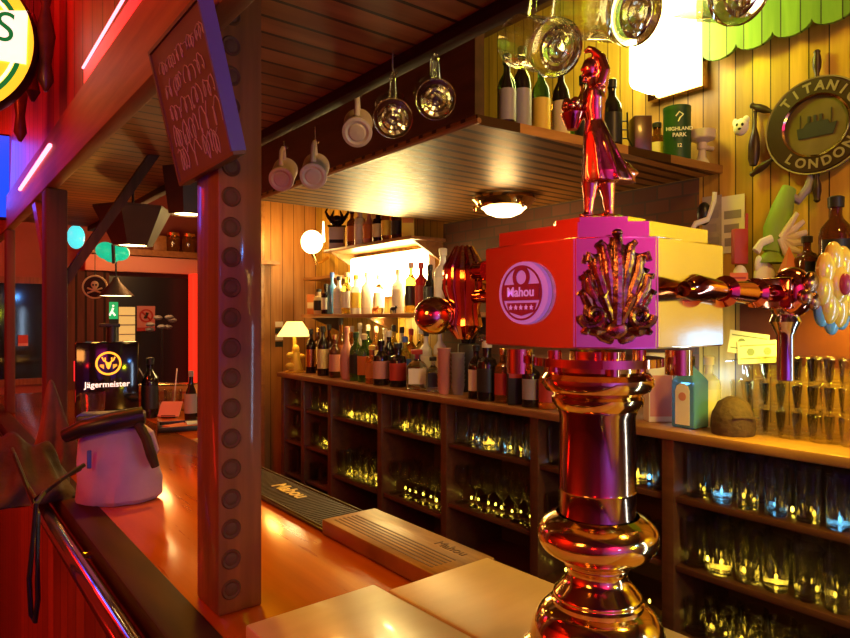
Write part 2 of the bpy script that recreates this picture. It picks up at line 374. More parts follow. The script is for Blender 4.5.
# ================================================================== STRUCTURE
XW = 2.35; CEIL = 3.0; YF = 6.0; YB = -2.6; XL = -2.3
struct('floor', B().box(XL, XW, YB, YF, -.1, 0), 'floor')
struct('ceiling', B().box(XL, XW, YB, YF, CEIL, CEIL + .1), 'ceil')
struct('wall_right', B().box(XW, XW + .1, YB, 1.32, 0, CEIL).box(XW, XW + .1, 1.32, 2.86, 2.06, CEIL), 'wall')
struct('wall_right_niche', B().box(XW, XW + .1, 2.86, YF, 0, CEIL), 'wall')
struct('wall_right_brick', B().box(XW, XW + .1, 1.32, 2.86, 0, 2.06), 'brick')
struct('wall_left', B().box(XL - .1, XL, YB, YF, 0, CEIL), 'plaster')
struct('wall_back', B().box(XL, XW, YB - .1, YB, 0, CEIL), 'pale')
b = B(); x0, x1, z0, z1 = .42, .86, 1.0, 1.85
b.box(XL, x0, YF, YF + .1, 0, CEIL).box(x1, XW, YF, YF + .1, 0, CEIL).box(x0, x1, YF, YF + .1, 0, z0).box(x0, x1, YF, YF + .1, z1, CEIL)
struct('wall_far', b, 'plaster')
wf = struct('window_1', B().box(x0, x1, YF - .03, YF + .03, z0, z0 + .05).box(x0, x1, YF - .03, YF + .03, z1 - .05, z1).box(x0, x0 + .05, YF - .03, YF + .03, z0, z1).box(x1 - .05, x1, YF - .03, YF + .03, z0, z1), 'post')
struct('window_pane', B().box(x0 + .05, x1 - .05, YF, YF + .006, z0 + .05, z1 - .05), 'winglass', parent=wf)
struct('wall_partition', B().box(1.76, XW, 4.36, 4.44, 0, CEIL), 'part')
struct('trim_partition_post', B().box(1.80, 1.90, 4.27, 4.36, 0, 2.6, .006), 'shelfw')

# ================================================================== BAR COUNTER
b = thing('bar_counter', 'long lacquered orange-brown wooden bar counter carrying the brass tap tower', 'bar counter', (0, 0, 0))
obj('counter_top', B().box(.258, .75, -1.2, 4.3, 1.06, 1.10, .006), 'bar', b)
obj('counter_return', B().box(.75, .97, 2.32, 4.3, 1.06, 1.099, .004), 'bar', b)
obj('arm_rest', B().box(.252, .315, -1.2, 4.3, 1.062, 1.104, .006), 'armw', b)
obj('front_panel', B().box(.27, .30, -1.15, 4.25, 0, 1.06), 'barf', b, False)
obj('inner_panel', B().box(.66, .69, -1.15, 4.25, 0, 1.06), 'darkw', b, False)
r = thing('hand_rail', 'polished metal rail along the customer edge of the bar', 'rail', (0, 0, 0))
obj('tube', B().cyl((.222, -1.1, 1.080), (.222, 4.2, 1.080), .017, seg=24), 'steel', r)
for y in (.55, 1.35, 2.6, 3.8): obj('bracket', B().cyl((.222, y, 1.080), (.262, y, 1.072), .009), 'brass', r)

# posts carrying the canopy
def canopy_post(x, y, label, carved, wx=.066):
    t = thing('canopy_post', label, 'post', (x, y, 1.10), group=None)
    obj('shaft', B().box(0, wx, 0, .09, 0, .97 if carved else .818, .004), 'post' if carved else 'fpost', t)
    if carved:
        bb = B(); z = .035
        while z < .93:
            m = Matrix.Translation((.019, 0, z)) @ Matrix.Rotation(PI / 2, 4, 'X')
            bb.lathe([(.0, .0016), (.006, .0022), (.009, .0006), (.0125, .0022), (.0145, .0)], 20, m, cap=False); z += .043
        p = obj('carved_rosettes', bb, 'rosette', t); p['label'] = 'column of round carved rosettes'
    return t
canopy_post(.330, .9, 'big reddish wooden post with round carvings standing on the bar in front', True)
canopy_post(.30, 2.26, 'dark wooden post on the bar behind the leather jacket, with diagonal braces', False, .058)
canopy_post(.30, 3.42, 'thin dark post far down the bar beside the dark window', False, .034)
d = .022
tag(obj('wooden_brace', B().prism([(.359, 1.62), (.359, 1.67), (.60, 2.069), (.635, 2.069)], 2.275, 2.31), 'fpost'), 'diagonal wooden brace rising from the dark post towards the hanging lamp shades', 'brace')
m = B(); m.prism([(2.351, 1.66), (2.351, 1.73), (2.56, 1.921), (2.63, 1.921)], .306, .34, Matrix(((0, 1, 0, 0), (1, 0, 0, 0), (0, 0, 1, 0), (0, 0, 0, 1))))
tag(obj('wooden_brace', m, 'post'), 'short wooden brace from the dark post up to the outer beam', 'brace')

# canopy above the bar
t = thing('bar_canopy', 'reddish brown boarded wooden canopy hanging above the bar counter', 'canopy', (0, 0, 0))
obj('soffit', B().box(.334, .80, -.6, 4.3, 2.07, 2.10), 'ceilb', t, False)
obj('outer_beam', B().box(.30, .334, -.6, 4.3, 1.922, 2.07, .003), 'beam', t)
obj('edge_beam', B().box(.785, .82, -.6, 4.3, 2.045, 2.12, .003), 'armw', t)
fp = obj('upper_fascia', B().box(.312, .332, -.6, 4.3, 2.07, 2.98), planks('fascia boards', (.30, .06, .04), (.42, .09, .06), 'Y', .11, 'Z'), t, False)
fp['label'] = 'red lit boards above the outer beam'
t = thing('led_strip', 'thin pink light tube with added red glow band above the wooden bar canopy beam', 'light strip', (0, 0, 0))
obj('tube', B().cyl((.300, .3, 2.150), (.300, at(83, .3), 2.108), .0028), 'e_pink', t)
obj('housing_or_glow', B().box(.302, .312, .3, at(83, .3), 2.072, 2.105), 'e_red', t)  # glowing band stands in for the red wash of light on the fascia
t = thing('led_strip', 'short bright pink light tube further down, beside the blue screen', 'light strip', (0, 0, 0))
obj('tube', B().cyl((.295, at(50, .295), 2.022), (.295, at(20, .295), 2.008), .006), 'e_pink', t)
# ------------------------------------------------------------------ hanging back-bar canopy
t = thing('hanging_shelf', 'large boarded wooden shelf hanging over the aisle, lit from below', 'hanging shelf', (0, 0, 0))
obj('board', B().prism([(1.22, 1.335), (2.345, 1.225), (2.345, 2.80), (1.22, 2.80)], 2.06, 2.088, Matrix(((1, 0, 0, 0), (0, 0, 1, 0), (0, 1, 0, 0), (0, 0, 0, 1)))), 'shelfb', t)
obj('front_panel', B().box(1.215, 1.25, 1.34, 2.80, 2.088, 2.99), 'darkw', t)
obj('front_moulding', B().tube([(1.213, 1.32, 2.066), (1.213, 2.80, 2.066)], .008, 10), 'shelfw', t)
obj('end_panel', B().box(1.25, 2.34, 2.77, 2.80, 2.088, 2.99), 'darkw', t)
# ------------------------------------------------------------------ back bar cabinet
XB = 1.94; ZC = 1.158
div = [4.08, 3.79, 3.44, 2.90, 2.36, 1.79, 1.20, -.1, -1.4]
levels = [[.94, .71, .49], [.94, .71, .49], [.94, .59], [.94, .59], [.94, .66, .42], [.94, .715, .49], [.94, .715, .49], [.94, .715]]
t = thing('back_bar_cabinet', 'dark wooden back-bar cabinet with open shelves full of glasses', 'cabinet', (0, 0, 0))
c = obj('worktop', B().box(1.92, XW - .004, -1.4, 4.13, ZC - .032, ZC, .006), 'shelfw', t)
obj('back_panel', B().box(2.30, 2.335, -1.4, 4.1, 0, ZC - .032), 'cabin', t, False)
for i, y in enumerate(div):
    obj('upright', B().box(1.94, 2.30, y - .022, y + .022, 0, ZC - .032, .003), 'cabw', t)
for i, zs in enumerate(levels):
    y1, y0 = div[i] - .022, div[i + 1] + .022
    for z in zs: obj('shelf', B().box(1.95, 2.30, y0, y1, z - .02, z, .002), 'cabw', t)
obj('plinth', B().box(1.97, 2.30, -1.4, 4.1, 0, .08), 'cabw', t, False)

def glint_mesh(m):  # tiny emissive beads added to imitate glints in the glasses
    return mesh_of('glint', B().lathe([(0, -.007), (.0035, -.004), (.0045, .001), (.003, .006), (0, .009)], 8, cap=False), m)
gold_b, blue_b = glint_mesh('e_gold'), glint_mesh('e_blue')
bay_names = ['narrowest far', 'second narrow', 'third', 'fourth', 'fifth', 'sixth', 'widest near']
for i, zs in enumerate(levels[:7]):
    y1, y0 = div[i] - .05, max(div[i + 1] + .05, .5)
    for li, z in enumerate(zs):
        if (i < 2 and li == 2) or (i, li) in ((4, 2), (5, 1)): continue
        t = thing('glint_row', 'row of added tiny glints on the %s shelf of the %s cabinet bay' % (['top', 'middle', 'bottom'][li], bay_names[i]), 'glint row')
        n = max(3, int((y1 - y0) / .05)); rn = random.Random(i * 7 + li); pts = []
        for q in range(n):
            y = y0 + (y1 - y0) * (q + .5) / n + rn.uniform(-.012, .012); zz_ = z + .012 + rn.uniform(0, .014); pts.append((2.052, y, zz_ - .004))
            o = obj('glint', blue_b if (i in (4, 5, 6) and li == 0 and q % 3 == 1) else gold_b, None, t, loc=(2.052, y, zz_)); k_ = rn.uniform(.7, 1.3); o.scale = (k_, k_, k_)
        obj('wire', B().tube([(2.052, y0, z + .003)] + pts + [(2.052, y1, z + .003)], .0009, 5), 'black', t)  # thread joining the added glint beads
# niche shelves
SZ1, SZ2 = 1.552, 1.975
t = thing('wall_shelf', 'lower wooden wall shelf full of white bottles behind the bar', 'shelf')
obj('board', B().box(2.09, XW - .003, 2.30, 4.1, SZ1 - .024, SZ1, .003), 'shelfw', t)
for y in (2.5, 3.3, 4.0): obj('bracket', B().prism([(2.12, SZ1 - .024), (XW - .004, SZ1 - .024), (XW - .004, SZ1 - .12)], y, y + .02), 'darkw', t)
t = thing('wall_shelf', 'upper wooden wall shelf above the bright niche light, carrying boxes and bottles', 'shelf')
obj('board', B().box(2.10, XW - .003, 2.83, 3.80, SZ2 - .02, SZ2, .003), 'shelfw', t)
for y in (2.86, 3.76): obj('bracket', B().prism([(2.14, SZ2 - .02), (XW - .004, SZ2 - .02), (XW - .004, SZ2 - .13)], y, y + .02), 'shelfw', t)
t = thing('wall_shelf', 'narrow dark wall shelf behind the tap arm under the ship wheel', 'shelf')
obj('board', B().box(2.12, XW - .003, .1, 1.75, 1.575, 1.60, .003), 'darkw', t)
for y in (.4, 1.5): obj('bracket', B().prism([(2.15, 1.575), (XW - .004, 1.575), (XW - .004, 1.46)], y, y + .02), 'darkw', t)
tag(obj('wall_shelf', B().box(XW - .14, XW - .002, 3.86, 4.3, 1.80, 1.82), 'shelfw'), 'tiny shelf below the glowing wall sconce', 'shelf')

# ================================================================== LAMPS
ny0, ny1 = at(432, 2.33), at(352, 2.28); nm = (ny0 + ny1) / 2; hw = (ny1 - ny0) / 2
t = thing('niche_lamp', 'blown-out white light box between the two bottle shelves', 'lamp', (2.30, nm, 1.74))
obj('diffuser', B().box(-.035, .0, -hw, hw, -.07, .18, .01), 'e_niche', t)
obj('back_plate', B().box(.0, .045, -hw - .01, hw + .01, -.08, .19), 'lwhite', t)
ly0, ly1 = at(704, 2.33), at(626, 2.14); lm = (ly0 + ly1) / 2; hw = (ly1 - ly0) / 2
t = thing('wall_lamp', 'big glaring yellow-white lamp box high on the pine wall', 'lamp', (2.24, lm, 2.40))
obj('diffuser', B().box(-.10, .06, -hw, hw, .0, .50, .03), 'e_white', t)
obj('back_plate', B().box(.06, .105, -hw - .01, hw + .01, -.01, .51), 'brass', t)
t = thing('ceiling_lamp', 'round brass lamp with glowing frosted bowl under the hanging shelf', 'lamp', (2.02, 2.04, 2.058))
obj('brass_rim', B().lathe([(.10, 0), (.135, -.004), (.138, -.018), (.125, -.03), (.115, -.05), (.10, -.052), (.10, -.03)], 40, cap=False), 'brass', t)
obj('glass_bowl', B().lathe([(.0, -.092), (.04, -.088), (.075, -.074), (.098, -.05), (.10, -.03)], 40, cap=False), 'e_warm', t)
for k in range(3):
    a = k * 2.1 + .4; obj('thumb_screw', B().ball((.128 * math.cos(a), .128 * math.sin(a), -.055), .008, .008, .014), 'brass', t)
t = thing('wall_sconce', 'glaring candle sconce at the end of the lower bottle shelf', 'lamp', tuple(ray(312, 243, 4.42)))
obj('globe', B().ball((0, 0, 0), .075, .075, .08), 'e_warm', t)
obj('candle', B().cyl((.06, -.05, .0), (.06, -.05, .14), .012, .004), 'e_warm', t)
obj('arm', B().tube([(0, 0, -.07), (.05, .03, -.14), (.13, .1, -.12), (.22, .18, -.08)], .012, 10), 'brass', t)
t = thing('table_lamp', 'small glowing table lamp with figurine foot on the end of the back bar', 'lamp', (2.0, 4.02, ZC))
obj('lamp_shade', B().lathe([(.118, .245), (.052, .345), (.048, .345), (.113, .245)], 32, cap=False), 'e_shade', t)
obj('lamp_base', B().lathe([(.06, 0), (.062, .012), (.03, .02), (.015, .05), (.02, .12), (.012, .16), (.01, .30)], 24), 'lyellow', t)
obj('figurine', B().ball((0, -.02, .16), .024, .024, .03).loft([((0, -.02, .02), .05, .035), ((0, -.02, .09), .03, .025), ((0, -.02, .14), .028, .02)]).ball((-.04, -.02, .12), .028, .014, .02).ball((.04, -.02, .11), .03, .014, .016).ball((-.05, -.03, .05), .03, .02, .02), 'lyellow', t)
point('table_lamp_light', (2.0, 4.02, ZC + .29), 1.2, (1, .55, .12), .03)

# ================================================================== GLASSES
bay_words = ['narrowest far bay', 'second narrow bay', 'bay below the orange bottles', 'bay below the gin bottles', 'bay nearest the column', 'bay behind the tap tower', 'widest bay']
lev_words = ['top shelf', 'middle shelf', 'bottom shelf']
ORD = ['first', 'second', 'third', 'fourth', 'fifth', 'sixth', 'seventh', 'eighth', 'ninth', 'tenth', 'eleventh', 'twelfth']
def cup(name, r0, r1, h, wall=.0022, base=.012, seg=20):
    p = [(0, 0), (r0 * .96, 0), (r0, .003), (r1, h), (r1 - wall * .5, h + .001), (r1 - wall, h), (r0 - wall, base), (0, base * .8)]
    return mesh_of(name, B().lathe(p, seg, cap=False), 'cupglass')
def goblet(name, h=.17):
    p = [(0, 0), (.033, 0), (.034, .003), (.008, .010), (.0045, .02), (.0045, .07), (.012, .078), (.032, .10), (.036, .13), (.030, h), (.0285, h), (.034, .13), (.030, .103), (.0, .084)]
    return mesh_of(name, B().lathe(p, 20, cap=False), 'cupglass')
g_high = cup('highball_glass', .030, .034, .145)
g_tumb = cup('tumbler', .033, .040, .105, base=.016)
g_gob = goblet('stemmed_glass')
g_big = cup('pint_glass', .032, .043, .15)
def glass(mesh, kind, x, y, z, label, group, cat='glass', flip=False):
    o = bpy.data.objects.new(kind, mesh); COL.objects.link(o)
    o.location = (x, y, z); o.rotation_euler = (PI if flip else 0, 0, random.random() * 6)
    tag(o, label, cat, group); return o
plan = {(0, 0): ('g', g_gob, 1), (0, 1): ('g', g_gob, 1), (0, 2): ('h', g_high, 1), (1, 0): ('h', g_high, 1), (1, 1): ('h', g_high, 1), (1, 2): ('t', g_tumb, 1),
        (2, 0): ('h', g_high, 2), (2, 1): ('b', g_big, 2), (3, 0): ('h', g_high, 2), (3, 1): ('g', g_gob, 2),
        (4, 0): ('h', g_high, 2), (4, 1): ('g', g_gob, 2), (5, 0): ('h', g_high, 2), (5, 1): ('t', g_tumb, 1),
        (6, 0): ('h', g_high, 2), (6, 1): ('b', g_big, 2), (6, 2): ('t', g_tumb, 2)}
NAME = {'g': ('stemmed_glass', 'stemmed glass'), 'h': ('highball_glass', 'straight highball glass'), 't': ('tumbler', 'low tumbler'), 'b': ('pint_glass', 'flared tall glass')}
for (bi, li), (k, me, rows) in plan.items():
    y1, y0 = div[bi] - .06, max(div[bi + 1] + .06, .46 if bi == 6 else -9)
    n = max(2, int((y1 - y0) / .082) + 1); z = levels[bi][li]
    for rw in range(rows):
        for q in range(n):
            y = y0 + (y1 - y0) * q / (n - 1) + random.uniform(-.004, .004)
            lab = '%s row %s, %s from the partition end, %s, %s' % (['front', 'rear'][rw], NAME[k][1].split(' ', 1)[1] if k != 'h' else 'highball glass', ORD[n - 1 - q], lev_words[li], bay_words[bi])
            glass(me, NAME[k][0], 2.005 + rw * .095 + random.uniform(-.006, .006), y + rw * .02, z + .001, lab, 'glasses, %s, %s' % (lev_words[li], bay_words[bi]), flip=False)
# stacked upturned glasses on the worktop at the near end
me_st = cup('stacked_tumbler', .029, .036, .078, base=.010); me_st.materials.clear(); me_st.materials.append(M['stackglass'])
tiers = ['bottom tier', 'middle tier', 'top tier']
k = 0
for px in (742, 757, 773, 789, 805, 821, 838, 853):
    k += 1
    X = 2.08 + (k % 2) * .02; y = at(px, X)
    for lv in range(3):
        if lv == 2 and k in (1,): continue
        glass(me_st, 'tumbler', X, y, ZC + .002 + lv * .083, 'stacked clear tumbler, %s, %s stack from the brown woven cap' % (tiers[lv], ['first', 'second', 'third', 'fourth', 'fifth', 'sixth', 'seventh', 'eighth'][k - 1]), 'stacked tumblers on the back bar')
k = 0
for px in (752, 771, 790, 810, 832):
    k += 1
    X = 2.19; y = at(px, X)
    for lv in range(3):
        glass(me_st, 'tumbler', X, y, ZC + .002 + lv * .083, 'clear tumbler, rear row against the wall, %s stack, %s' % (ORD[k - 1], tiers[lv]), 'rear row of stacked tumblers')

# hanging beer mugs
def make_mug(name, m, r, h, label, base_r=None, group=None, thick=None):
    t = thing(name, label, 'mug', group=group)
    br = base_r or r * .82
    p = [(0, 0), (br * .5, .002), (br * .62, .006), (br * .8, .002), (br, .004), (br * 1.03, .012), (br * .98, .022), (r * .97, h * .6), (r, h), (r - .003, h + .001), (r - .005, h), (r * .9, h * .55), (br * .84, .026), (br * .4, .018), (0, .02)]
    obj('body', B().lathe(p, 36, cap=False), m, t)
    if thick: obj('thick_bottom', B().lathe([(0, -.004), (br * .22, -.006), (br * .34, -.002), (br * .50, -.0065), (br * .62, -.002), (br * .80, -.0065), (br * 1.03, -.002), (br * 1.06, .006), (br * .95, .012), (br * .5, .008), (0, .007)], 40, cap=False), thick, t)
    obj('handle', B().tube([(r * .9, 0, h * .86), (r + .022, 0, h * .9), (r + .036, 0, h * .78), (r + .036, 0, h * .42), (r + .02, 0, h * .26), (br, 0, h * .2)], [.007, .006, .006, .006, .006, .008], 12), m, t)
    return t
R_ = Vector((CA, -SA, 0)); F_ = Vector((SA, CA, 0)); U_ = Vector((0, 0, 1))
def place_mug(t, base, ax, roll=0, sc=1):
    zc = ax.normalized(); xc = (U_ - zc * U_.dot(zc)).normalized(); yc = zc.cross(xc)
    m = Matrix((xc, yc, zc)).transposed().to_4x4()
    m = m @ Matrix.Rotation(roll, 4, 'Z')
    t.rotation_euler = m.to_euler(); t.location = base; t.scale = (sc,) * 3
mugs = [((557, 49), .92, -.30, 1.0, 'glass beer mug hanging left of the bronze statuette head'), ((636, 13), .80, -.42, 1.0, 'largest glass beer mug hanging above the statuette, cut by the picture top'),
        ((436, 101), 1.25, -.06, .96, 'glass beer mug hanging second in line, over the lit shelf edge'), ((393, 120), 1.30, -.05, .98, 'glass beer mug hanging farthest in the line of clear mugs'),
        ((742, -12), .72, -.3, 1, 'glass beer mug at the very top edge beside the green awning')]
hook_pts = []
first = None
for (px, py), d, rr, sc, lab in mugs:
    if first is None: first = make_mug('beer_mug', 'mugglass', .040, .115, lab, .0385, 'hanging glass mugs', 'glass'); t = first
    else: t = dup(first, label=lab)
    ax = F_ * .80 + U_ * .42 + R_ * rr
    place_mug(t, ray(px, py, d), ax, 0, sc)
    hook_pts.append(ray(px, py, d) + ax.normalized() * .08 * sc + (U_ - ax.normalized() * U_.dot(ax.normalized())).normalized() * .07 * sc)
cm = None
for (px, py), d, lab in (((357, 134), 1.62, 'pale stoneware mug hanging next after the clear mugs'), ((313, 178), 1.80, 'round pale stoneware mug hanging low against the dark panel'), ((281, 181), 1.95, 'dimmest stoneware mug hanging nearest the carved post')):
    if cm is None: cm = make_mug('stoneware_mug', 'ceramic', .038, .11, lab, .037, 'hanging stoneware mugs'); t = cm
    else: t = dup(cm, label=lab)
    ax = F_ * .75 + U_ * .42 + R_ * -.05
    place_mug(t, ray(px, py, d), ax)
    hook_pts.append(ray(px, py, d) + ax.normalized() * .07 + U_ * .07)
t = thing('mug_rail', 'dark metal hooks under the canopy edge that hold the hanging mugs', 'rail')
for p in hook_pts:
    top = 2.07
    obj('hook', B().tube([(p.x, p.y, top), (p.x, p.y, p.z + .02), (p.x + .006, p.y, p.z + .005), (p.x + .012, p.y, p.z + .012)], .0022, 8), 'steel', t)

# ================================================================== BOTTLES
PLACED = []
def bottle(kind, px, X, z, h, r, body, cap, lab_m, label, cat='bottle', lw=(.15, .55), grp=None, name='bottle', sq=False, y=None):
    rr_ = r * (1.32 if sq else 1) + .001
    clash = lambda X_, y_: any(abs(z - q[2]) < .01 and math.hypot(X_ - q[0], y_ - q[1]) < rr_ + q[3] for q in PLACED)
    if y is None:
        lo, hi = (1.94 + rr_, XW - .01 - rr_) if z < 1.3 else (2.09 + rr_ * .7, XW - .01 - rr_) if z < 2.0 else (1.26 + rr_, XW - .01 - rr_)
        best = min(max(X, lo), hi)
        for k_ in range(40):
            c_ = X + (.012 * ((k_ + 1) // 2) * (1 if k_ % 2 else -1))
            if lo <= c_ <= hi and not clash(c_, at(px, c_)): best = c_; break
        else:
            for k_ in range(200):
                p_ = px + .5 * ((k_ + 1) // 2) * (1 if k_ % 2 else -1); c_ = min(hi, X + .012 * (k_ % 12))
                if not clash(c_, at(p_, c_)): best = c_; px = p_; break
        X = best; y = at(px, X)
    PLACED.append((X, y, z, rr_))
    t = thing(name, label, cat, (X, y, z + .001), YAW * -1, grp)
    P = {'wine': [(0, 0), (1, 0), (1, .02), (1, .60), (.9, .68), (.42, .78), (.36, .82), (.36, .97), (.40, .98), (.40, 1), (0, 1)],
         'spirit': [(0, 0), (.97, 0), (1, .02), (1, .62), (.92, .68), (.5, .74), (.34, .78), (.34, .95), (.38, .96), (.38, 1), (0, 1)],
         'squat': [(0, 0), (.97, 0), (1, .03), (1, .60), (.85, .70), (.45, .74), (.42, .78), (.42, 1), (0, 1)],
         'round': [(0, 0), (.7, 0), (.92, .08), (1, .22), (1, .40), (.85, .55), (.5, .66), (.3, .74), (.28, .97), (.34, .98), (.34, 1), (0, 1)],
         'tall': [(0, 0), (.95, 0), (1, .02), (.98, .45), (.7, .62), (.42, .72), (.36, .8), (.34, .97), (.38, 1), (0, 1)]}[kind]
    seg = 4 if sq else 20
    mt = Matrix.Rotation(PI / 4, 4, 'Z') if sq else None
    f = 1.3 if sq else 1
    bb = B(); bb.lathe([(rr * r * (f if zz < .7 else 1), zz * h) for rr, zz in P], seg, mt, cap=False)
    ob = obj('glass_body', bb, body, t)
    if sq:
        md = ob.modifiers.new('bevel', 'BEVEL'); md.width = r * .16; md.segments = 2; md.limit_method = 'ANGLE'
    nr = P[-3][0] * r
    obj('cap', B().lathe([(nr * 1.18, h * .90), (nr * 1.22, h * 1.005), (nr * .9, h * 1.02), (0, h * 1.02)], 14, cap=False), cap, t)
    if lab_m:
        if sq: obj('paper_label', B().box(-r * .74, r * .74, -r * .945, -r * .90, h * lw[0], h * lw[1]), lab_m, t)
        else: obj('paper_label', B().lathe([(r * 1.005, h * lw[0]), (r * 1.02, h * lw[0]), (r * 1.02, h * lw[1]), (r * 1.005, h * lw[1])], 14, cap=False, arc=(-PI * .95, -PI * .05)), lab_m, t)
    return t
Zc = ZC
Bt = [  # counter row
 ('wine', 311, 2.06, .29, .034, 'dark', 'lblack', 'lgold', 'dark bottle with gold label, next to the table lamp'),
 ('wine', 323, 2.03, .31, .036, 'dark', 'lblack', 'lcream', 'black wine bottle with cream label, second from the lamp'),
 ('spirit', 329, 2.12, .32, .036, 'brown', 'lblack', 'lgold', 'brown bottle standing behind the black wine bottle'),
 ('spirit', 335, 2.02, .26, .036, 'brown', 'lgold', 'lpink', 'brown bottle with pink label and gold cap, lamp end of the counter'),
 ('tall', 341, 2.10, .36, .034, 'amber', 'lblack', 'lorange', 'tallest slim amber bottle with a dark stopper at the lamp end'),
 ('round', 347, 2.02, .31, .042, 'lpink', 'lpink', None, 'rosy ceramic bottle with wide belly'),
 ('wine', 356, 2.05, .28, .038, 'green', 'lgreen', 'lblack', 'green wine bottle with black label'),
 ('spirit', 364, 2.02, .27, .038, 'green', 'lcream', 'lorange', 'green bottle with large orange label'),
 ('squat', 372, 2.00, .21, .036, 'orange', 'lyellow', 'lorange', 'short glowing orange liqueur bottle'),
 ('spirit', 381, 2.02, .24, .044, 'dark', 'dark', 'lpink', 'stout dark bottle with dusky pink label'),
 ('wine', 389, 2.08, .29, .036, 'dark', 'lwhite', 'lblack', 'dark bottle with white capsule in the middle of the counter'),
 ('squat', 398, 2.02, .23, .046, 'dark', 'lblack', 'lred', 'squat dark bottle with dull red label and sloping shoulders'),
 ('spirit', 405, 2.10, .26, .034, 'yellowl', 'lblue', 'lblue', 'yellow liqueur bottle with small blue label'),
 ('squat', 417, 2.02, .20, .058, 'glass', 'lred', 'lwhite', 'wide clear gin bottle with white label and red cap'),
 ('spirit', 426, 2.12, .30, .034, 'tglass', 'lblack', 'lwhite', 'frosted white bottle with black cap behind the wide gin bottle'),
 ('squat', 433, 2.04, .17, .036, 'glass', 'lblack', 'lblack', 'small clear bottle with black tag and white foot'),
 ('spirit', 440, 2.15, .32, .034, 'tglass', 'lblack', 'lcream', 'frosted bottle with black cap behind the rosy cup stack'),
 ('wine', 476, 2.00, .24, .036, 'dark', 'lblack', 'lwhite', 'black bottle with small white label left of the tap tower'),
 ('squat', 487, 1.99, .26, .046, 'dark', 'lwhite', 'lblack', 'broad dark bottle topped with crumpled silver foil'),
 ('spirit', 503, 2.00, .23, .038, 'amber', 'lgold', 'lred', 'bottle with tall red label and golden liquid at its foot'),
 ('spirit', 531, 1.99, .21, .038, 'dark', 'lgrey', 'lgrey', 'bottle with grey-purple label beside the black box'),
 ('squat', 548, 2.00, .19, .038, 'orange', 'lcream', 'lred', 'clear bottle with orange liquid behind the brass collar'),
]
for kd, px, X, h, r, bd, cp, lm, lb in Bt: bottle(kd, px, X, Zc, h, r, bd, cp, lm, lb, sq=(kd == 'squat' and px in (417, 433)))
# rear row on the counter (seen between the front bottles)
for i, (px, h, bd, cp, lm) in enumerate([(318, .30, 'brown', 'lgold', 'lcream'), (352, .31, 'amber', 'lwhite', 'lwhite'), (360, .33, 'tglass', 'lwhite', 'lpink'), (368, .32, 'green', 'lwhite', 'lyellow'),
        (376, .31, 'amber', 'lpink', 'lcream'), (385, .30, 'tglass', 'lwhite', 'lwhite'), (394, .32, 'yellowl', 'lblack', 'lwhite'), (402, .31, 'tglass', 'lblack', 'lpink'), (411, .30, 'amber', 'lred', 'lcream'), (421, .31, 'glass', 'lwhite', 'lred')]):
    bottle('spirit', px, 2.21, Zc, h, .032, bd, cp, lm, '%s bottle, %s in the rear row from the table lamp' % ({'brown': 'brown', 'amber': 'amber', 'tglass': 'frosted white', 'green': 'green', 'yellowl': 'yellow', 'glass': 'clear'}[bd], ORD[i]), grp='rear row of bottles on the back bar')
# lower wall shelf
for kd, px, X, h, r, bd, cp, lm, lb in [
 ('squat', 319, 2.16, .17, .036, 'lcream', 'lblack', 'lblack', 'cream bottle with black cap at the sconce end of the lower shelf'),
 ('squat', 326, 2.16, .20, .032, 'dark', 'lblack', 'lwhite', 'black bottle with white label on the lower shelf near the sconce'),
 ('spirit', 332, 2.15, .27, .032, 'blue', 'lblue', None, 'slender pale blue bottle on the lower shelf'),
 ('spirit', 339, 2.14, .24, .036, 'tglass', 'lblack', 'lwhite', 'white bottle with black cap beside the slender blue bottle'),
 ('spirit', 347, 2.15, .26, .036, 'yellowl', 'lcream', 'lwhite', 'yellow bottle with pale label on the lower shelf'),
 ('squat', 356, 2.16, .24, .036, 'tglass', 'lyellow', 'lyellow', 'frosted bottle with yellow label below the bracket'),
 ('spirit', 367, 2.18, .25, .036, 'tglass', 'lwhite', 'lwhite', 'glowing white bottle under the left half of the light box'),
 ('spirit', 379, 2.19, .23, .034, 'glass', 'lwhite', 'lwhite', 'clear bottle behind the first small black cow'),
 ('spirit', 398, 2.18, .25, .036, 'tglass', 'lwhite', 'lwhite', 'glowing white bottle behind the second black cow'),
 ('spirit', 411, 2.17, .28, .034, 'yellowl', 'lwhite', 'lblack', 'pale yellow bottle with black label, left of the red bottle'),
 ('spirit', 421, 2.15, .27, .033, 'redb', 'lred', 'lred', 'bright red bottle on the lower shelf'),
 ('tall', 430, 2.13, .25, .036, 'dark', 'lblack', 'lblack', 'black slim bottle beside the bright red bottle'),
 ('spirit', 443, 2.15, .33, .048, 'tglass', 'lwhite', 'lwhite', 'large white decorated bottle with thick stopper'),
 ('round', 460, 2.14, .30, .052, 'tglass', 'lwhite', 'lwhite', 'bulky white bottle just left of the bronze tap knob')]:
    bottle(kd, px, X, SZ1, h, r, bd, cp, lm, lb)
